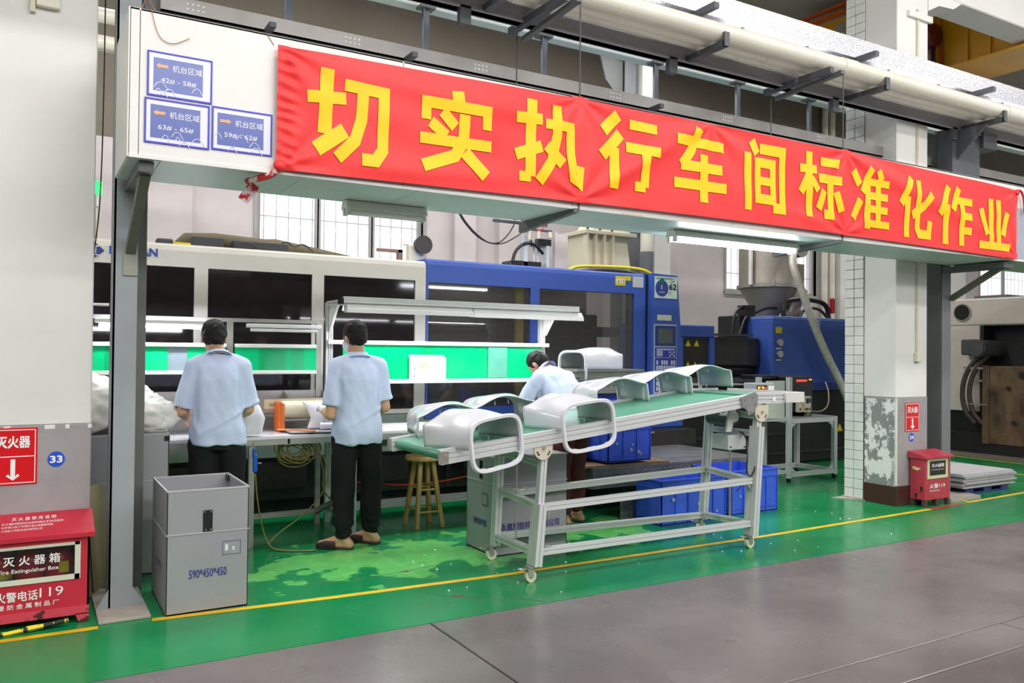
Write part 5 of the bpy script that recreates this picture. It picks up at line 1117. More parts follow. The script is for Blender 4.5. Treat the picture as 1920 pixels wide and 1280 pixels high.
# ================================================================ WHITE HOUSINGS
def smst(a, b, x): t = min(1, max(0, (x-a)/(b-a))); return t*t*(3-2*t)
def housing(name='plastic_housing'):
    """thin arched shell: rounded square ring at y=0 (hanging below z=0), body resting on z=0, shouldered arch at y=L"""
    r = thing(name, None, 'plastic part', (0, 0, 0), 'white plastic housings')
    W, L = .218, .42
    def sect(u, v):
        # v in -1..1 from left foot over the top to right foot
        hh = .168 + .036*smst(0, .65, u)
        a = abs(v); sg = 1 if v > 0 else -1
        # arch: superellipse
        th = a*PI/2
        n = 3.4 - 1.0*u
        x0 = W*math.copysign(abs(math.sin(th))**(2/n), 1); z0 = hh*abs(math.cos(th))**(2/n)
        # shouldered bell at the open end
        xb = W*min(1, a*1.42) if a < .704 else W
        tb = min(1, a/.704); zb = .142 + (hh-.142)*(.5+.5*math.cos(PI*tb))**.72
        if a >= .704: zb = .142*(1-(a-.704)/.296)
        s = smst(.45, 1.0, u)
        x = x0*(1-s)+xb*s; z = z0*(1-s)+zb*s
        fl = .012*s*smst(.5, .8, a)
        return sg*(x+fl), z
    NU, NV = 16, 44
    mb = MB(); G = []
    for i in range(NU+1):
        u = i/NU; row = []
        for j in range(NV+1):
            v = -1+2*j/NV; x, z = sect(u, v)
            y = L*u*(1 - .03*smst(.35, 1, u)*(1-smst(.35, .8, abs(v))))
            row.append(mb.V(x, y, z))
        G.append(row)
    for i in range(NU):
        for j in range(NV): mb.F([G[i][j], G[i][j+1], G[i+1][j+1], G[i+1][j]])
    me = mb.mesh('body_shell', [SHELLM, SHELLI], 60)
    o = link('body_shell', me, r, True)
    sm = o.modifiers.new('wall', 'SOLIDIFY'); sm.thickness = .005; sm.offset = -1; sm.use_rim = True; sm.material_offset = 1; sm.material_offset_rim = 0
    # turned-in flange along the open end
    mb = MB(); R1 = []
    for j in range(NV+1):
        v = -1+2*j/NV; x, z = sect(1, v); x2, z2 = x*.955, z*.955
        y = L*(1 - .03*(1-smst(.35, .8, abs(v))))
        R1.append((mb.V(x, y, z), mb.V(x*.985, y+.004, z*.985), mb.V(x2, y-.008, z2)))
    for a, b in zip(R1[4:-4], R1[5:-3]): mb.F([a[0], b[0], b[1], a[1]]); mb.F([a[1], b[1], b[2], a[2]])
    part('end_flange', mb, SHELLM, r, 60, local=True)
    # ring: rounded square band with inner lip
    mb = MB(); N = 56; hz = .165
    def rs(k, s, n=4.2):
        a = 2*PI*k/N; c, d = math.cos(a), math.sin(a)
        return (math.copysign(abs(c)**(2/n), c)*s[0], math.copysign(abs(d)**(2/n), d)*s[1])
    prof_ = [((W, hz), .012), ((W+.001, hz+.001), -.004), ((W-.004, hz-.004), -.012), ((W-.021, hz-.021), -.010), ((W-.025, hz-.025), .006), ((W-.008, hz-.008), .014)]
    R = []
    for s, y in prof_: R.append([mb.V(rs(k, s)[0], y, rs(k, s)[1]+.008) for k in range(N)])
    for q in range(len(R)):
        A, Bq = R[q], R[(q+1) % len(R)]
        for k in range(N): mb.F([A[k], A[(k+1) % N], Bq[(k+1) % N], Bq[k]])
    part('front_ring', mb, SHELLM, r, 50, local=True)
    part('clip_tab', MB().prism([(-.05, -.147), (-.03, -.128), (.03, -.128), (.05, -.147)], -.008, .006).prism([(-.15, -.142), (-.14, -.118), (-.105, -.128), (-.10, -.145)], -.008, .006).prism([(.15, -.142), (.14, -.118), (.105, -.128), (.10, -.145)], -.008, .006), SHELLM, r, local=True)
    part('pin', MB().cyl((-.05, L*.80, .165), (-.05, L*.80, .135), .004, n=6).cyl((.05, L*.80, .165), (.05, L*.80, .135), .004, n=6).cyl((.12, L*.5, 0), (.12, L*.5, .02), .006, .005, n=8).cyl((-.12, L*.5, 0), (-.12, L*.5, .02), .006, .005, n=8), SHELLI, r, local=True)
    return r
H0 = housing()
def place(o, x, y, rz, lab, dz=0.0):
    z = zt(x)-.012 + dz
    o.rotation_mode = 'QUATERNION'
    o.rotation_quaternion = (Matrix.Rotation(-.111, 3, 'Y') @ Matrix.Rotation(rz, 3, 'Z')).to_quaternion()
    o.location = (x, y, z); o['label'] = lab
place(H0, 2.455, 4.335, .24, 'white housing at the low left end of the belt, its frame hanging toward the aisle')
HS = [(3.15, 4.35, .04, 'white housing in the middle of the belt, its frame hanging toward the aisle'),
      (2.56, 5.40, PI-.20, 'white housing behind the leftmost framed one at the low end of the belt'),
      (3.0, 5.41, PI-.22, 'white housing with arch toward the aisle left of the middle framed one'),
      (3.98, 5.40, PI-.12, 'white housing with arch toward the aisle right of the middle framed one'),
      (4.43, 5.40, PI-.12, 'second white arched housing from the high end of the belt'),
      (4.87, 5.40, PI-.12, 'white arched housing at the high right end of the belt')]
for x, y, rz, lab in HS: place(dup(H0), x, y, rz, lab)
hh = dup(H0); hh.rotation_mode = 'XYZ'; hh.rotation_euler = (0, 0, -1.54); hh.location = (4.40, 6.36, 1.305); hh['label'] = 'white housing set on the stack of grey sheets behind the belt'

# ================================================================ CRATES, PLATFORM, SHEETS
def blue_crate(loc, w, d, h, lab, rz=0.0):
    r = thing('plastic_crate', lab, 'crate', loc, 'blue plastic crates', rz)
    th = .006; tp = .012
    def wall(a, b, c0, c1):
        return [(a, c0), (b, c0), (b, c1), (a, c1)]
    def P(n, mb, m=CRATE): return part(n, mb, m, r, local=True)
    P('front_wall', MB().box(-w/2, w/2, -d/2, -d/2+th, 0, h)); P('rear_wall', MB().box(-w/2, w/2, d/2-th, d/2, 0, h))
    P('left_wall', MB().box(-w/2, -w/2+th, -d/2, d/2, 0, h)); P('right_wall', MB().box(w/2-th, w/2, -d/2, d/2, 0, h)); P('floor_panel', MB().box(-w/2, w/2, -d/2, d/2, .004, .012))
    e = .014
    P('rim', MB().box(-w/2-e, w/2+e, -d/2-e, -d/2, h-.012, h).box(-w/2-e, w/2+e, d/2, d/2+e, h-.012, h).box(-w/2-e, -w/2, -d/2, d/2, h-.012, h).box(w/2, w/2+e, -d/2, d/2, h-.012, h))
    P('rim_lower', MB().box(-w/2-e*.7, w/2+e*.7, -d/2-e*.7, -d/2, h-.075, h-.068).box(-w/2-e*.7, -w/2, -d/2, d/2, h-.075, h-.068).box(-w/2-e*.5, w/2+e*.5, -d/2-e*.5, -d/2, .05, .056).box(-w/2-e*.5, -w/2, -d/2, d/2, .05, .056))
    mb = MB(); n = max(3, int(w/.14))
    for k in range(n+1):
        x = -w/2 + .01 + (w-.02)*k/n; mb.box(x-.004, x+.004, -d/2-.010, -d/2, .02, h-.07)
    n = max(2, int(d/.12))
    for k in range(n+1):
        y = -d/2 + .01 + (d-.02)*k/n; mb.box(-w/2-.010, -w/2, y-.004, y+.004, .02, h-.07)
    P('rib', mb)
    mb = MB(); rnd = random.Random(lab)
    for _ in range(5):
        x, z = rnd.uniform(-w*.35, w*.35), rnd.uniform(.05, h*.7); mb.box(x, x+rnd.uniform(.01, .03), -d/2-.0108, -d/2-.0005, z, z+rnd.uniform(.01, .035))
    P('label_scrap', mb, mat('label scrap', (176, 178, 190), .7)); return r
blue_crate((4.985, 5.50, 0), .74, .32, .385, 'open blue crate on the floor behind the conveyor cart')
blue_crate((5.79, 5.66, 0), .60, .50, .40, 'open blue crate right of another, behind the cart leg')
blue_crate((4.73, 6.09, .475), .49, .36, .36, 'blue crate on plywood on the tread plate platform')
blue_crate((4.70, 6.50, .475), .84, .36, .29, 'blue crate under the stack of grey sheets, lower one')
blue_crate((4.70, 6.50, .77), .84, .36, .29, 'blue crate right under the stack of grey sheets, upper one')
r = thing('tread_platform', 'steel tread plate platform in front of the blue machine', 'platform', (5.2, 6.5, 0))
part('top_plate', MB().box(4.32, 6.35, 5.92, 7.25, .425, .435), PLATE, r)
part('front_plate', MB().box(4.32, 6.35, 5.91, 5.92, .25, .435), PLATE, r)
part('side_plate', MB().box(4.31, 4.32, 5.92, 7.25, .25, .435), PLATE, r)
part('leg_plate', MB().box(4.50, 4.80, 5.74, 5.75, 0, .20).box(4.5, 4.8, 5.74, 5.92, .19, .20).box(4.33, 4.37, 7.1, 7.2, 0, .42).box(6.2, 6.3, 5.95, 6.05, 0, .42).box(4.9, 5.0, 7.1, 7.2, 0, .42), PLATE, r)
part('raised_plate', MB().box(5.0, 6.6, 7.05, 7.27, .435, .60), MDARK2, r)
part('rail_pipe', MB().tube([(4.6, 6.95, .60), (5.3, 6.9, .565), (5.9, 6.95, .60)], .008, 6, sub=1), STEEL, r)
solo('plywood_sheet', MB().box(4.25, 5.22, 5.93, 6.72, .4355, .452), PLY, 'plywood sheet under the blue crates on the platform', 'plywood')
ORD = ['topmost', 'second', 'third', 'fourth', 'fifth', 'sixth', 'seventh', 'eighth', 'ninth', 'tenth', 'eleventh', 'twelfth', 'thirteenth', 'fourteenth']
def stack(n, x0, x1, y0, y1, z0, dz, m, what, group, jit=.012, fold=True, seed=1):
    rnd = random.Random(seed)
    for k in range(n):
        a, b = rnd.uniform(-jit, jit), rnd.uniform(-jit, jit); z = z0+k*dz; i = n-1-k
        mb = MB().box(x0+a, x1+a, y0+b, y1+b, z, z+dz*.42).box(x0+a+.004, x1+a-.006, y0+b+.003, y1+b-.003, z+dz*.46, z+dz*.9)
        lab = ('topmost ' if i == 0 else 'lowest ' if k == 0 else ORD[i]+' from the top ') + what
        solo('folded_sheet', mb, m, lab, 'sheet', group)
solo('wood_board', MB().box(4.28, 5.13, 6.31, 6.69, 1.062, 1.082), WOOD, 'thin wooden board between the upper blue crate and the grey sheets', 'board')
stack(9, 4.33, 5.12, 6.16, 6.66, 1.083, .0245, mat('dark grey card', (120, 122, 116), .75, var=.12), 'grey folded sheet in the stack under the white housing', 'grey sheets under the white housing', .014, seed=5)
r = thing('pallet', 'low blue plastic pallet under the stack of sheets right of the post', 'pallet', (8.9, 5.5, 0))
for y in (5.10, 5.45, 5.80): part('runner', MB().box(8.52, 9.32, y-.05, y+.05, 0, .02).box(8.52, 8.66, y-.05, y+.05, .02, .06).box(8.85, 8.99, y-.05, y+.05, .02, .06).box(9.18, 9.32, y-.05, y+.05, .02, .06), PALB, r)
part('deck', MB().box(8.50, 9.34, 5.04, 5.86, .06, .08), PALB, r)
stack(10, 8.40, 9.36, 5.0, 5.92, .081, .0145, PAPERG, 'pale grey sheet in the low stack on the blue pallet', 'pale sheets on the pallet', .02, seed=9)

# ================================================================ EQUIPMENT TABLE AT THE RIGHT
r = thing('equipment_table', 'aluminium frame table with castors carrying a black controller', 'table', (7.9, 6.75, 0))
for x, y, h in ((7.50, 6.50, 1.20), (8.28, 6.50, .735), (8.28, 7.05, .735), (7.70, 7.05, .735), (7.14, 6.62, 1.20)): part('leg', MB().prof((x, y, .05), (x, y, h), .05, .05, (1, 1), (0, 1, 0)), ALU, r)
for z in (.09, .70): part('frame_bar', MB().prof((7.52, 6.50, z), (8.26, 6.50, z), .05, .05), ALU, r); part('frame_bar', MB().prof((8.28, 6.52, z), (8.28, 7.03, z), .05, .05), ALU, r); part('frame_bar', MB().prof((7.72, 7.05, z), (8.26, 7.05, z), .05, .05), ALU, r); part('frame_bar', MB().prof((7.50, 6.52, z), (7.70, 7.03, z), .05, .05), ALU, r)
part('frame_bar', MB().prof((7.16, 6.60, .72), (7.50, 6.52, .72), .04, .04), ALU, r); part('frame_bar', MB().prof((7.16, 6.62, .12), (7.50, 6.52, .12), .04, .04), ALU, r)
part('table_top', MB().box(7.50, 8.29, 6.49, 7.06, .725, .738), mat('grey table sheet', (150, 154, 154), .4), r)
mb = MB()
for x, z, s, q in ((7.53, .67, 1, -1), (8.25, .67, -1, -1), (7.53, .12, 1, 1), (8.25, .12, -1, 1)): mb.prism([(x, z), (x+s*.09, z), (x+s*.03, z+q*.03), (x, z+q*.09)], 6.49, 6.51)
part('corner_bracket', mb, ALU, r)
for x, y in ((7.5, 6.5), (8.28, 6.5), (8.28, 7.05), (7.7, 7.05), (7.14, 6.62)): part('castor', MB().cyl((x-.012, y, .025), (x+.012, y, .025), .025, n=14).box(x-.02, x+.02, y-.02, y+.02, .04, .05), MDARK, r)
part('side_panel', MB().box(7.18, 7.47, 6.535, 6.55, .735, 1.16), mat('cream panel', (214, 218, 206), .5), r)
t = thing('temperature_controller', 'black controller box with a row of red lights on the aluminium table', 'controller', (7.8, 6.8, .738))
part('case', MB().box(7.55, 8.02, 6.60, 7.0, .79, 1.205, .006), BLACKP, t); part('foot', MB().box(7.58, 7.64, 6.6, 6.98, .74, .79).box(7.94, 8.0, 6.6, 6.98, .74, .79), BLACKP, t)
part('top_case', MB().box(7.22, 7.55, 6.7, 6.98, 1.17, 1.22, .006), BLACKP, t)
for k in range(7): part('red_light', MB().box(7.74+k*.026, 7.755+k*.026, 6.595, 6.60, 1.145, 1.165), LEDR, t)
part('orange_light', MB().box(7.955, 7.995, 6.595, 6.60, 1.16, 1.172), mat('orange led', (255, 120, 40), .4, emit=((255, 120, 40), 4)), t)
part('switch_row', MB().box(7.73, 7.93, 6.592, 6.60, 1.09, 1.10).box(7.73, 7.93, 6.592, 6.60, 1.03, 1.04), MDARK2, t)
t = thing('panel_meter', 'small cream meter with sockets in front of the black controller', 'meter', (7.83, 6.56, .738))
part('case', MB().box(7.715, 7.93, 6.545, 6.594, .79, .975, .004), mat('meter cream', (206, 200, 186), .5), t); part('yellow_strip', MB().box(7.775, 7.805, 6.542, 6.545, .80, .93), mat('ochre strip', (206, 160, 70), .5), t)
part('socket', MB().box(7.735, 7.76, 6.541, 6.545, .90, .95).box(7.84, 7.88, 6.541, 6.545, .89, .95).box(7.89, 7.915, 6.541, 6.545, .90, .95).box(7.73, 7.75, 6.541, 6.545, .81, .84).box(7.82, 7.84, 6.541, 6.545, .81, .84).box(7.85, 7.87, 6.541, 6.545, .81, .84).box(7.89, 7.91, 6.541, 6.545, .81, .84), MDARK, t)
part('foot', MB().prism([(7.85, .738), (7.90, .738), (7.93, .79), (7.87, .79)], 6.55, 6.59), mat('meter foot', (120, 112, 84), .6), t)
solo('grey_cable', MB().tube([(7.95, 6.6, .80), (8.1, 6.56, .78), (8.3, 6.6, .84), (8.5, 6.75, 1.0), (8.62, 6.9, 1.12)], .008, 6, sub=2), mat('olive cable', (150, 142, 110), .5), 'olive cable running from the meter up to the right', 'cable')

# ================================================================ FIRE BOXES AND SIGNS
r = thing('fire_box', 'red fire extinguisher box with window at the left edge', 'fire box', (-.1, 5.04, 0))
X0, X1, Y0, Y1 = -.52, .305, 4.93, 5.155
mb = MB().box(X0, X1, Y0, Y0+.012, .045, .245).box(X0, X1, Y0, Y0+.012, .425, .475).box(.258, X1, Y0, Y0+.012, .245, .425).box(X0, X0+.05, Y0, Y0+.012, .245, .425)
mb.box(X0, X1, Y1-.01, Y1, .045, .475).box(X0, X0+.01, Y0, Y1, .045, .475).box(X1-.01, X1, Y0, Y1, .045, .475).box(X0, X1, Y0, Y1, .045, .055)
part('body', mb, REDP, r)
part('lid', MB().prism([(4.905, .455), (4.905, .478), (5.165, .560), (5.165, .53), (5.165, .475)], X0-.02, X1+.022, 'x'), REDP, r)
part('foot_rim', MB().box(X0, X1, Y0-.004, Y0, .045, .09).prism([(.26, .0), (X1, .0), (X1, .05), (.24, .05)], Y0-.004, Y0+.01).box(X0, X0+.04, Y0, Y0+.01, 0, .05), REDW, r)
fr_ = part('window_frame', MB().box(X0+.05, .258, Y0-.006, Y0, .235, .262).box(X0+.05, .258, Y0-.006, Y0, .415, .43).box(.235, .262, Y0-.006, Y0, .235, .43), CREAM, r)
part('pane', MB().box(X0+.05, .236, Y0-.001, Y0+.002, .26, .416), CGLASS, r)
part('interior', MB().box(X0+.012, X1-.012, Y1-.014, Y1-.011, .06, .47), MDARK, r)
text('灭 火 器 箱', -.088, Y0-.003, .332, .050, WHITEINK, r, w=.255, bold=.010)
text('Fire Extinguisher Box', -.108, Y0-.003, .290, .026, WHITEINK, r, w=.270, bold=.006)
text('火警电话', -.118, Y0-.001, .150, .052, WHITEINK, r, w=.186, bold=.010); text('119', .076, Y0-.001, .158, .048, WHITEINK, r, w=.108)
text('重 庆 警 防 金 属 制 品 厂', -.19, Y0-.001, .112, .026, WHITEINK, r, w=.355, bold=.006)
ML = Matrix.Translation((0, 4.905, .478)) @ Matrix.Rotation(-(PI/2-math.atan2(.082, .26)), 4, 'X') @ Matrix.Translation((0, -.0015, 0))
text('灭 火 器 使 用 说 明', -.055, 0, .185, .040, WHITEINK, r, w=.205, M=ML, bold=.008)
for k, s in enumerate(('灭火器的提把拉出保险销左手扶住瓶体', '右手用力压下手柄对准火焰根部喷射', '人站在上风处左右扫射至火灭')):
    text(s, -.10, 0, .145-.036*k, .024, WHITEINK, r, w=.285-.05*k, M=ML)
for i, (x, lab) in enumerate(((-.30, 'red extinguisher hidden at the left in the fire box'), (-.115, 'red extinguisher with yellow and blue label behind the fire box window'), (.03, 'red extinguisher in the middle right of the fire box window'), (.165, 'red extinguisher at the right in the fire box window'))):
    e = thing('fire_extinguisher', lab, 'extinguisher', (x, 5.055, .055), 'extinguishers in the red box')
    part('cylinder', MB().lathe([(.066, .055), (.068, .07), (.068, .33), (.05, .37), (.02, .39), (.02, .41)], (x, 5.055, 0), 24), mat('extinguisher red', (188, 26, 34), .3), e, 40)
    part('valve', MB().box(x-.03, x+.04, 5.04, 5.07, .41, .44, .004), BLACKP, e)
    if i in (1, 3): part('label', MB().lathe([(.0684, .20), (.0688, .20), (.0688, .285), (.0684, .285)], (x, 5.055, 0), 24) if i == 1 else MB().box(x-.0, x+.045, 4.983, 4.987, .262, .32), YSIGN, e)
    if i == 1: part('label_band', MB().lathe([(.069, .12), (.0692, .12), (.0692, .255), (.069, .255)], (x, 5.055, 0), 24), mat('label blue', (110, 140, 166), .5), e)
solo('hazard_tape', MB().tube([(-.6, 4.885, .006), (-.1, 4.86, .008), (.05, 4.875, .02), (.16, 4.88, .03), (.22, 4.89, .035), (.14, 4.905, .02), (.02, 4.90, .015)], .012, 4, sub=1), mat_patchy('black yellow tape print', (24, 24, 24), (236, 206, 20), 6, .48, .5, .4, (2, 1, 1)), 'twisted black and yellow tape under the left fire box', 'tape', smooth=60)
def ext_sign(x0, x1, z0, z1, y, lab):
    r = thing('fire_sign', lab, 'sign', ((x0+x1)/2, y, z0), 'red extinguisher signs'); w, h = x1-x0, z1-z0; m = .04*w
    part('board', MB().box(x0, x1, y-.006, y, z0, z1, .002), SIGNR, r)
    part('white_border', rframe(x0+m, x1-m, z0+m, z1-m, m*.45, y-.006, .001), WHITEINK, r)
    part('white_rule', MB().box(x0+m, x1-m, y-.007, y-.006, z0+h*.49, z0+h*.505), WHITEINK, r)
    text('灭火器', x0+w*.15, y-.0075, z0+h*.645, h*.215, WHITEINK, r, w=w*.70, bold=.025)
    part('arrow', arrow_down((x0+x1)/2, z0+h*.08, z0+h*.45, w*.28, y-.006), WHITEINK, r)
ext_sign(-.168, .058, .715, 1.02, 5.167, 'red extinguisher sign with white arrow at the left edge')
ext_sign(7.405, 7.632, .715, .995, 4.998, 'red extinguisher sign on the tiled right pillar')
for x, z, rad, y, s in ((.148, .842, .042, 5.167, '33'), (7.51, .655, .043, 4.998, '34')):
    t = thing('number_disc', 'round blue number %s sticker on the %s pillar' % (s, 'left' if s == '33' else 'right'), 'sticker', (x, y, z-rad), 'blue number stickers')
    part('disc', disc(x, z, rad, y, .002), BLUEC, t); text(s, x, y-.0035, z, rad*.95, WHITEINK, t, w=rad*1.45, bold=.03, center=True)
t = thing('wall_socket', 'cream wall socket high on the left pillar', 'socket', (.07, 5.17, 3.30))
part('plate', MB().box(.015, .130, 5.13, 5.17, 3.305, 3.46, .004), mat('cream socket', (222, 218, 200), .4), t); part('conduit', MB().box(-.012, .012, 5.14, 5.17, 3.27, 3.6), mat('cream trunking', (214, 208, 178), .5), t)
mb = MB()
for dx, dz in ((.035, .05), (.055, .05), (.03, .09), (.06, .09), (.045, .07), (.09, .055), (.11, .055), (.10, .085), (.085, .1), (.115, .1), (.1, .12)): mb.box(.015+dx-.004, .015+dx+.004, 5.128, 5.13, 3.305+dz-.006, 3.305+dz+.006)
part('socket_slot', mb, BLACKP, t)
r = thing('fire_box', 'small faded red fire box before the tiled pillar', 'fire box', (7.67, 4.93, 0))
part('body', MB().box(7.46, 7.86, 4.82, 4.98, .065, .47, .004), REDP2, r)
part('lid', MB().prism([(4.79, .465), (4.79, .485), (4.985, .53), (4.985, .465)], 7.44, 7.885, 'x'), REDP2, r)
fr_ = part('window_frame', MB().box(7.49, 7.82, 4.814, 4.82, .44, .46).box(7.49, 7.82, 4.814, 4.82, .27, .30).box(7.49, 7.525, 4.814, 4.82, .30, .44).box(7.785, 7.82, 4.814, 4.82, .30, .44), mat('aged cream', (206, 206, 160), .6), r)
part('pane', MB().box(7.525, 7.785, 4.816, 4.82, .30, .44), DGLASS, r)
text('灭火器箱', 7.555, 4.813, .378, .036, WHITEINK, r, w=.20, bold=.010); text('Fire Extinguisher Box', 7.555, 4.813, .348, .014, WHITEINK, r, w=.20)
text('火警119', 7.53, 4.818, .175, .045, WHITEINK, r, w=.25, bold=.010); text('警防金属制品厂', 7.53, 4.818, .145, .015, WHITEINK, r, w=.18)
part('paper_scrap', MB().prism([(4.86, .37), (4.95, .385), (4.95, .36), (4.90, .345)], 7.457, 7.46, 'x'), mat('yellowed scrap', (222, 206, 140), .7), r)
part('chip', MB().prism([(4.84, .19), (4.86, .13), (4.87, .20)], 7.457, 7.46, 'x').prism([(4.90, .12), (4.91, .07), (4.93, .12)], 7.457, 7.46, 'x'), MDARK, r)
for x in (7.46, 7.64, 7.82):
    for y in (4.82, 4.945): part('foot', MB().box(x, x+.04, y, y+.035, 0, .065), mat('dark foot', (70, 60, 56), .7), r)
mb = MB(); rnd = random.Random(12)
for _ in range(46):
    x, y = rnd.uniform(2.2, 6.5), rnd.uniform(4.15, 5.5); q = rnd.uniform(.004, .009)
    mb.ell((x, y, q*.5), q, q*.8, q*.6, 6)
solo('plastic_crumb', mb, WHITEINK, 'small white plastic crumbs scattered on the green floor', 'crumbs', kind='stuff')
# ================================================================ PEOPLE
def remesh(mb, voxel, name, mt, it=3, disp=None):
    bmesh.ops.recalc_face_normals(mb.bm, faces=mb.bm.faces[:])
    me = bpy.data.meshes.new(name); mb.bm.to_mesh(me); mb.bm.free()
    o = bpy.data.objects.new('tmp', me); COL.objects.link(o)
    m = o.modifiers.new('r', 'REMESH'); m.mode = 'VOXEL'; m.voxel_size = voxel
    bpy.context.view_layer.update()
    m2 = bpy.data.meshes.new_from_object(o.evaluated_get(bpy.context.evaluated_depsgraph_get()))
    bpy.data.objects.remove(o); bpy.data.meshes.remove(me)
    bm = bmesh.new(); bm.from_mesh(m2)
    for _ in range(it): bmesh.ops.smooth_vert(bm, verts=bm.verts[:], factor=.5, use_axis_x=True, use_axis_y=True, use_axis_z=True)
    if disp:
        bm.normal_update()
        for v in bm.verts: v.co += v.normal*disp(v.co)
    bm.to_mesh(m2); bm.free(); m2.name = name; m2.materials.clear(); m2.materials.append(mt)
    for p in m2.polygons: p.use_smooth = True
    return m2
def person(label, loc, rz, J, trouser, hair_len=0.0, mask=False, gloves=False, seed=1, cap_shoes=True):
    r = thing('person', label, 'person', loc, 'workers in light blue shirts', rz)
    V = Vector; hd = J['head']; HM = Matrix.Translation(hd) @ Matrix.Rotation(J.get('hyaw', 0), 4, 'Z') @ Matrix.Rotation(-J.get('hpitch', 0), 4, 'X')
    hp = lambda *q: HM @ V(q)
    hrot = HM.to_euler()
    # --- body: one continuous figure
    b = MB()
    b.ell(hp(0, -.005, .022), .076, .096, .096, 24, hrot).ell(hp(0, .028, -.045), .056, .064, .072, 20, hrot).ell(hp(0, .092, -.012), .013, .02, .022, 10, hrot)
    for s in (-1, 1): b.ell(hp(s*.078, -.008, -.012), .011, .02, .033, 12, hrot)
    b.ell(hp(0, .088, -.062), .022, .010, .007, 10, hrot)
    b.cap(J['neck'], .058, hp(0, -.018, -.05), .052)
    b.cap(J['neck'], .05, J['chest'], .095).cap(J['chest'], .10, J['pelvis'], .10)
    for s, k in ((-1, 'L'), (1, 'R')):
        S, E, Wp = V(J['sh'+k]), V(J['el'+k]), V(J['wr'+k])
        b.cap(V(J['neck'])-V((0, 0, .035)), .036, S, .050).cap(S, .050, E, .041).cap(E, .042, E.lerp(Wp, .35), .042).cap(E.lerp(Wp, .35), .042, Wp, .027)
        d = (Wp-E).normalized(); side = V((-s, 0, 0)); side = (side - d*side.dot(d)).normalized(); nrm = d.cross(side)
        if nrm.z > 0: nrm = -nrm
        palm = Wp + d*.05
        b.cap(Wp, .026, palm, .028).cap(palm + side*.012, .024, palm - side*.012 + d*.03, .024)
        for q, (off, ln) in enumerate(((.030, .060), (.010, .070), (-.010, .066), (-.029, .052))):
            p0 = palm + d*.035 + side*off; p1 = p0 + d*ln*.5 + nrm*.006; p2 = p1 + d*ln*.4 + nrm*.022
            b.cap(p0, .0090, p1, .0082, 8).cap(p1, .0082, p2, .0072, 8)
        t0 = Wp + d*.03 + side*.026; t1 = t0 + side*.026 + d*.03 + nrm*.006; b.cap(t0, .012, t1, .0105, 8).cap(t1, .0105, t1 + d*.028 + nrm*.010, .009, 8)
        hip, kn, an = V(J['hip'+k]), V(J['kn'+k]), V(J['an'+k]); toe = V(J['toe'+k])
        b.cap(J['pelvis'], .10, hip, .09).cap(hip, .088, kn, .056).cap(kn, .056, kn.lerp(an, .35), .055).cap(kn.lerp(an, .35), .055, an, .038)
        fd = (toe-an); fd.z = 0; fd.normalize(); heel = an - fd*.045; heel.z = .035
        b.cap(an, .038, heel, .034).cap(heel, .032, V((toe.x, toe.y, .03))-fd*.03, .030).cap(an, .035, V((toe.x, toe.y, .035))-fd*.07, .034)
    me = remesh(b, .0075, 'body', SKIN, 2); link('body', me, r, True)
    # --- eyes, hair, mask
    part('eye', MB().ell(hp(-.03, .082, .008), .012, .008, .007, 10, hrot).ell(hp(.03, .082, .008), .012, .008, .007, 10, hrot), mat('eye white', (230, 226, 220), .3), r, True, True)
    h = MB().ell(hp(0, -.018, .040), .087, .100, .094, 28, hrot).ell(hp(0, -.040, .0), .080, .074, .082 + hair_len, 24, hrot).ell(hp(0, -.055, -.035-hair_len*.6), .058, .048, .045, 20, hrot)
    for s in (-1, 1): h.ell(hp(s*.066, .008, .012), .019, .03, .034, 12, hrot)
    hm = remesh(h, .006, 'hair', HAIR, 1, lambda c: .006*noise.noise(c*30+V((seed, 0, 0))) + .004*noise.noise(c*90)); link('hair', hm, r, True)
    if mask:
        m = MB().ell(hp(0, .045, -.045), .064, .070, .058, 20, hrot)
        part('face_mask', m, mat('white mask', (228, 232, 238), .7), r, True, True)
        part('mask_strap', MB().tube([hp(-.06, .06, -.03), hp(-.082, .0, .005), hp(-.082, -.02, -.01)], .003, 5).tube([hp(.06, .06, -.03), hp(.082, .0, .005), hp(.082, -.02, -.01)], .003, 5), mat('white mask', (228, 232, 238), .7), r, True, True)
    # --- shirt
    c = MB(); rr = J['rings']; c.loft(rr, 40, 2.5)
    for k in 'LR':
        S, E = V(J['sh'+k]), V(J['el'+k]); e2 = S.lerp(E, J.get('sleeve', .82))
        c.cap(V(J['neck'])-V((0, 0, .012)), .060, S, .070).cap(S, .070, S.lerp(E, .4), .068)
        u = (e2-S).normalized(); ri, fo = frame(u)
        c.loft([(S.lerp(E, .15), .066, .066, ri, fo), (S.lerp(E, .5), .069, .069, ri, fo), (e2, .070, .070, ri, fo)], 24, 2)
    P0, P1 = V(J['pelvis']), V(J['neck'])
    def fold(q):
        w = .010*noise.noise(V((q.x*9, q.y*9, q.z*5+seed))) + .006*noise.noise(V((q.x*18+q.z*7, q.y*14, q.z*9+seed*3)))
        w += .005*math.sin(q.x*46 + 3*noise.noise(q*4))*smst(.45, 0, (q.z-P0.z+.10)/.5)
        w -= .012*math.exp(-((abs(q.x)-.15)/.025)**2)*smst(.9, 1.05, q.z)*smst(1.33, 1.2, q.z)
        d = (q.z-.92)-.55*(q.x+.05); w += .010*math.exp(-(d/.018)**2)*smst(-.18, .0, q.x)
        return w
    sm = remesh(c, .0095, 'shirt', SHIRT, 4, fold); so = link('shirt', sm, r, True)
    nk = V(J['neck']); nd = (V(hd)-nk).normalized(); ri, fo = V((1, 0, 0)), V((0, 0, 0)); fo = nd.cross(ri)*-1
    cb = nk - nd*.005
    mbc = MB(); n = 28; R = []
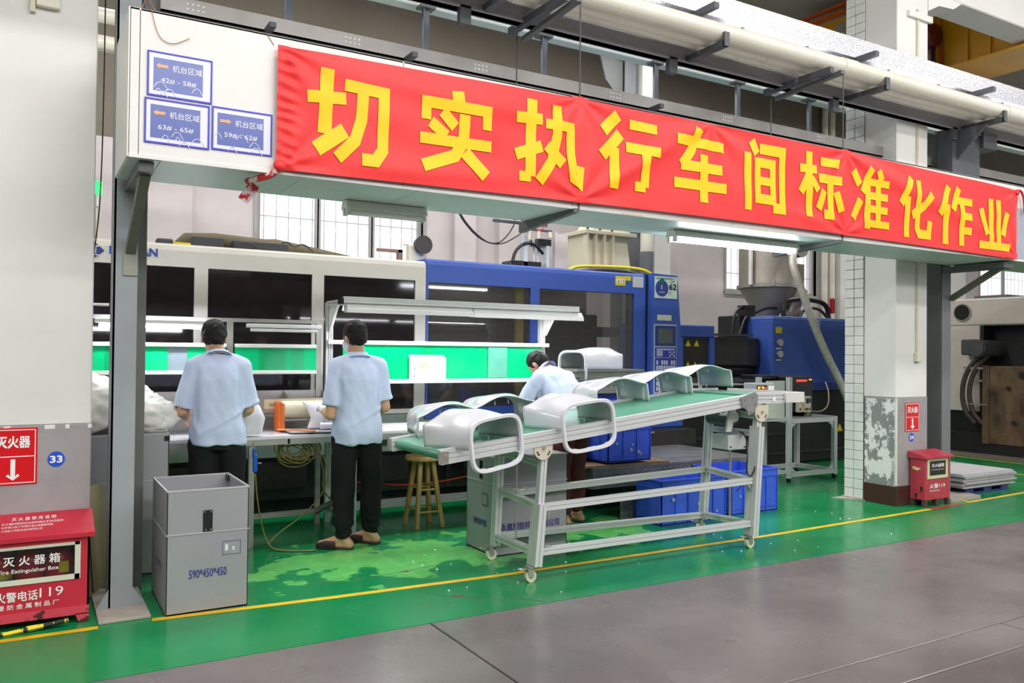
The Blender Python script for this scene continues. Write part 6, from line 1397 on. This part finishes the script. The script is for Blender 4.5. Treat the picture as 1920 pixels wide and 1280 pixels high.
    for rad, hgt in ((.082, -.03), (.070, .035), (.066, .062), (.076, .048), (.094, -.018)):
        row = []
        for i in range(n):
            a = 2*PI*i/n; back = .5-.5*math.sin(a)     # higher at the nape
            row.append(mbc.bm.verts.new(cb + ri*math.cos(a)*rad + fo*math.sin(a)*rad*1.02 + nd*(hgt*(.45+.55*back))))
        R.append(row)
    for A, B2 in zip(R, R[1:]):
        for i in range(n): mbc.F([A[i], A[(i+1) % n], B2[(i+1) % n], B2[i]])
    part('collar', mbc, SHIRT, so, True, True)
    # --- trousers
    t = MB(); pv = V(J['pelvis'])
    t.loft([(pv+V((0, 0, .10)), .145, .090, (1, 0, 0), (0, 1, 0)), (pv+V((0, 0, .0)), .165, .105, (1, 0, 0), (0, 1, 0)), (pv-V((0, 0, .10)), .172, .110, (1, 0, 0), (0, 1, 0))], 32, 2.4)
    for k in 'LR':
        hip, kn, an = V(J['hip'+k]), V(J['kn'+k]), V(J['an'+k]); hem = V((an.x, an.y, .125))
        t.cap(hip, .100, kn, .082).cap(kn, .082, hem.lerp(kn, .3), .078).cap(hem.lerp(kn, .3), .078, hem, .062)
    tm_ = remesh(t, .0095, 'trousers', trouser, 4, lambda q: .010*noise.noise(V((q.x*12, q.y*12, q.z*9+seed))) + .007*math.sin(q.z*70+5*noise.noise(q*6))*smst(.32, .12, q.z)); link('trousers', tm_, r, True)
    for k in 'LR':
        an, toe = V(J['an'+k]), V(J['toe'+k]); fd = V((toe.x-an.x, toe.y-an.y, 0)).normalized(); sd = V((-fd.y, fd.x, 0))
        a0 = V((an.x, an.y, 0)) - fd*.075
        s_ = MB().loft([(a0+V((0, 0, .009)), .022, .009, sd, V((0, 0, 1))), (a0+fd*.03+V((0, 0, .010)), .036, .010, sd, V((0, 0, 1))), (a0+fd*.13+V((0, 0, .010)), .038, .010, sd, V((0, 0, 1))), (a0+fd*.22+V((0, 0, .010)), .045, .010, sd, V((0, 0, 1))), (a0+fd*.275+V((0, 0, .010)), .022, .008, sd, V((0, 0, 1)))], 20)
        s_.loft([(a0+fd*.125+V((0, 0, .036)), .047, .034, sd, V((0, 0, 1))), (a0+fd*.19+V((0, 0, .034)), .049, .032, sd, V((0, 0, 1))), (a0+fd*.25+V((0, 0, .026)), .038, .024, sd, V((0, 0, 1))), (a0+fd*.28+V((0, 0, .018)), .016, .014, sd, V((0, 0, 1)))], 20)
        part('slipper', s_, SLIP, r, True, True)
    if gloves:
        for k in 'LR':
            S, E, Wp = V(J['sh'+k]), V(J['el'+k]), V(J['wr'+k]); d = (Wp-E).normalized()
            g = MB().cap(Wp-d*.05, .036, Wp+d*.02, .033).cap(Wp+d*.02, .034, Wp+d*.075, .034)
            part('glove', g, GLOVE, r, True, True)
    return r
def V3(*q): return Vector(q)
def upright(lean=0.0, sx=1.0, hem=.755, top=1.0, el=((-.235, .02, 1.02), (.245, .03, 1.03)), wr=((-.17, .24, .96), (.17, .25, .98)), feet=((-.10, 0, 0), (.11, .03, 0)), toes=((-.1, .2, 0), (.11, .2, 0)), head=(0, .035, 1.545), hyaw=0.0, hpitch=.1, wx=1.0):
    X, Y = (1, 0, 0), (0, 1, 0)
    J = dict(pelvis=V3(0, 0, .87), chest=V3(0, .0, 1.20), neck=V3(0, .0, 1.405), head=V3(*head), hyaw=hyaw, hpitch=hpitch,
             shL=V3(-.155*sx, 0, 1.335), shR=V3(.155*sx, 0, 1.335), elL=V3(*el[0]), elR=V3(*el[1]), wrL=V3(*wr[0]), wrR=V3(*wr[1]),
             hipL=V3(-.09, 0, .80), hipR=V3(.09, 0, .80))
    for k, f, t in (('L', feet[0], toes[0]), ('R', feet[1], toes[1])):
        J['an'+k] = V3(f[0], f[1], .085); J['kn'+k] = V3(f[0]*.95, f[1]*.5+.02, .46); J['toe'+k] = V3(f[0]+t[0], f[1]+t[1], 0)
    J['rings'] = [(V3(0, 0, hem), .188*wx, .140, X, Y), (V3(0, 0, hem+.10), .186*wx, .142, X, Y), (V3(0, 0, .98), .172*wx, .132, X, Y), (V3(0, 0, 1.12), .172*wx, .128, X, Y), (V3(0, -.005, 1.24), .172*wx, .122, X, Y), (V3(0, -.005, 1.325), .150*sx, .102, X, Y), (V3(0, -.005, 1.385), .105, .075, X, Y), (V3(0, 0, 1.42), .066, .062, X, Y)]
    return J
J2 = upright(el=((-.20, -.01, .98), (.215, .02, 1.03)), wr=((-.20, .24, 1.0), (.16, .22, .98)), feet=((-.10, -.04, 0), (.13, .07, 0)), toes=((-.17, .10, 0), (-.14, .13, 0)), head=(-.02, .045, 1.55), hyaw=.42, hpitch=.22, hem=.765, sx=.98)
person('worker with white mask standing in slippers at the middle bench, black trousers', (2.125, 5.87, 0), -.12, J2, TROU, mask=True, gloves=True, seed=2)
J1 = upright(el=((-.225, .03, 1.03), (.205, .05, 1.04)), wr=((-.19, .27, .96), (.17, .28, .98)), head=(-.03, .075, 1.525), hyaw=.05, hpitch=.45, hem=.80, sx=.96, wx=.98)
J1['sleeve'] = .92
person('worker in light blue shirt seen from behind at the left bench, head bowed', (1.135, 5.90, 0), -.16, J1, TROU, seed=5, gloves=False)
X, Y = V3(1, 0, 0), V3(0, 1, 0)
def tl(a): return V3(0, math.cos(a), math.sin(a)), V3(0, -math.sin(a), math.cos(a))
J3 = dict(pelvis=V3(0, 0, .86), chest=V3(0, .16, 1.12), neck=V3(0, .30, 1.30), head=V3(0, .40, 1.345), hyaw=.1, hpitch=1.0,
          shL=V3(-.18, .23, 1.235), shR=V3(.18, .22, 1.225), elL=V3(-.27, .34, .99), elR=V3(.25, .32, .98), wrL=V3(-.15, .52, .90), wrR=V3(.12, .52, .90),
          hipL=V3(-.09, 0, .80), hipR=V3(.09, 0, .80), anL=V3(-.1, 0, .085), anR=V3(.1, .02, .085), knL=V3(-.1, .03, .46), knR=V3(.1, .04, .46), toeL=V3(-.1, .2, 0), toeR=V3(.1, .22, 0), sleeve=.85)
J3['rings'] = [(V3(0, -.03, .78), .195, .13, X, Y), (V3(0, -.02, .90), .195, .135, X, Y)] + [(V3(0, y, z), w, d, X, V3(0, math.cos(a), -math.sin(a))) for y, z, w, d, a in ((.05, 1.02, .195, .135, .35), (.12, 1.12, .195, .135, .6), (.185, 1.20, .185, .12, .8), (.245, 1.255, .145, .09, .9), (.29, 1.295, .07, .065, .95))]
person('worker in light blue shirt and maroon trousers bending over behind the conveyor', (4.03, 5.82, 0), math.radians(14), J3, TROUB, seed=9)
# white plastic bags the left worker handles
solo('plastic_bag', MB().loft([((1.41, 6.22, .83), .10, .06, (1, 0, 0), (0, 1, 0)), ((1.42, 6.2, .95), .11, .07, (1, 0, 0), (0, 1, 0)), ((1.40, 6.2, 1.04), .09, .05, (1, 0, 0), (0, 1, 0)), ((1.39, 6.2, 1.08), .05, .03, (1, 0, 0), (0, 1, 0))], 20), mat('thin white film', (232, 232, 240), .25, bump=.5, bs=26), 'crumpled white plastic bag at the right side of the left worker', 'bag', smooth=60)
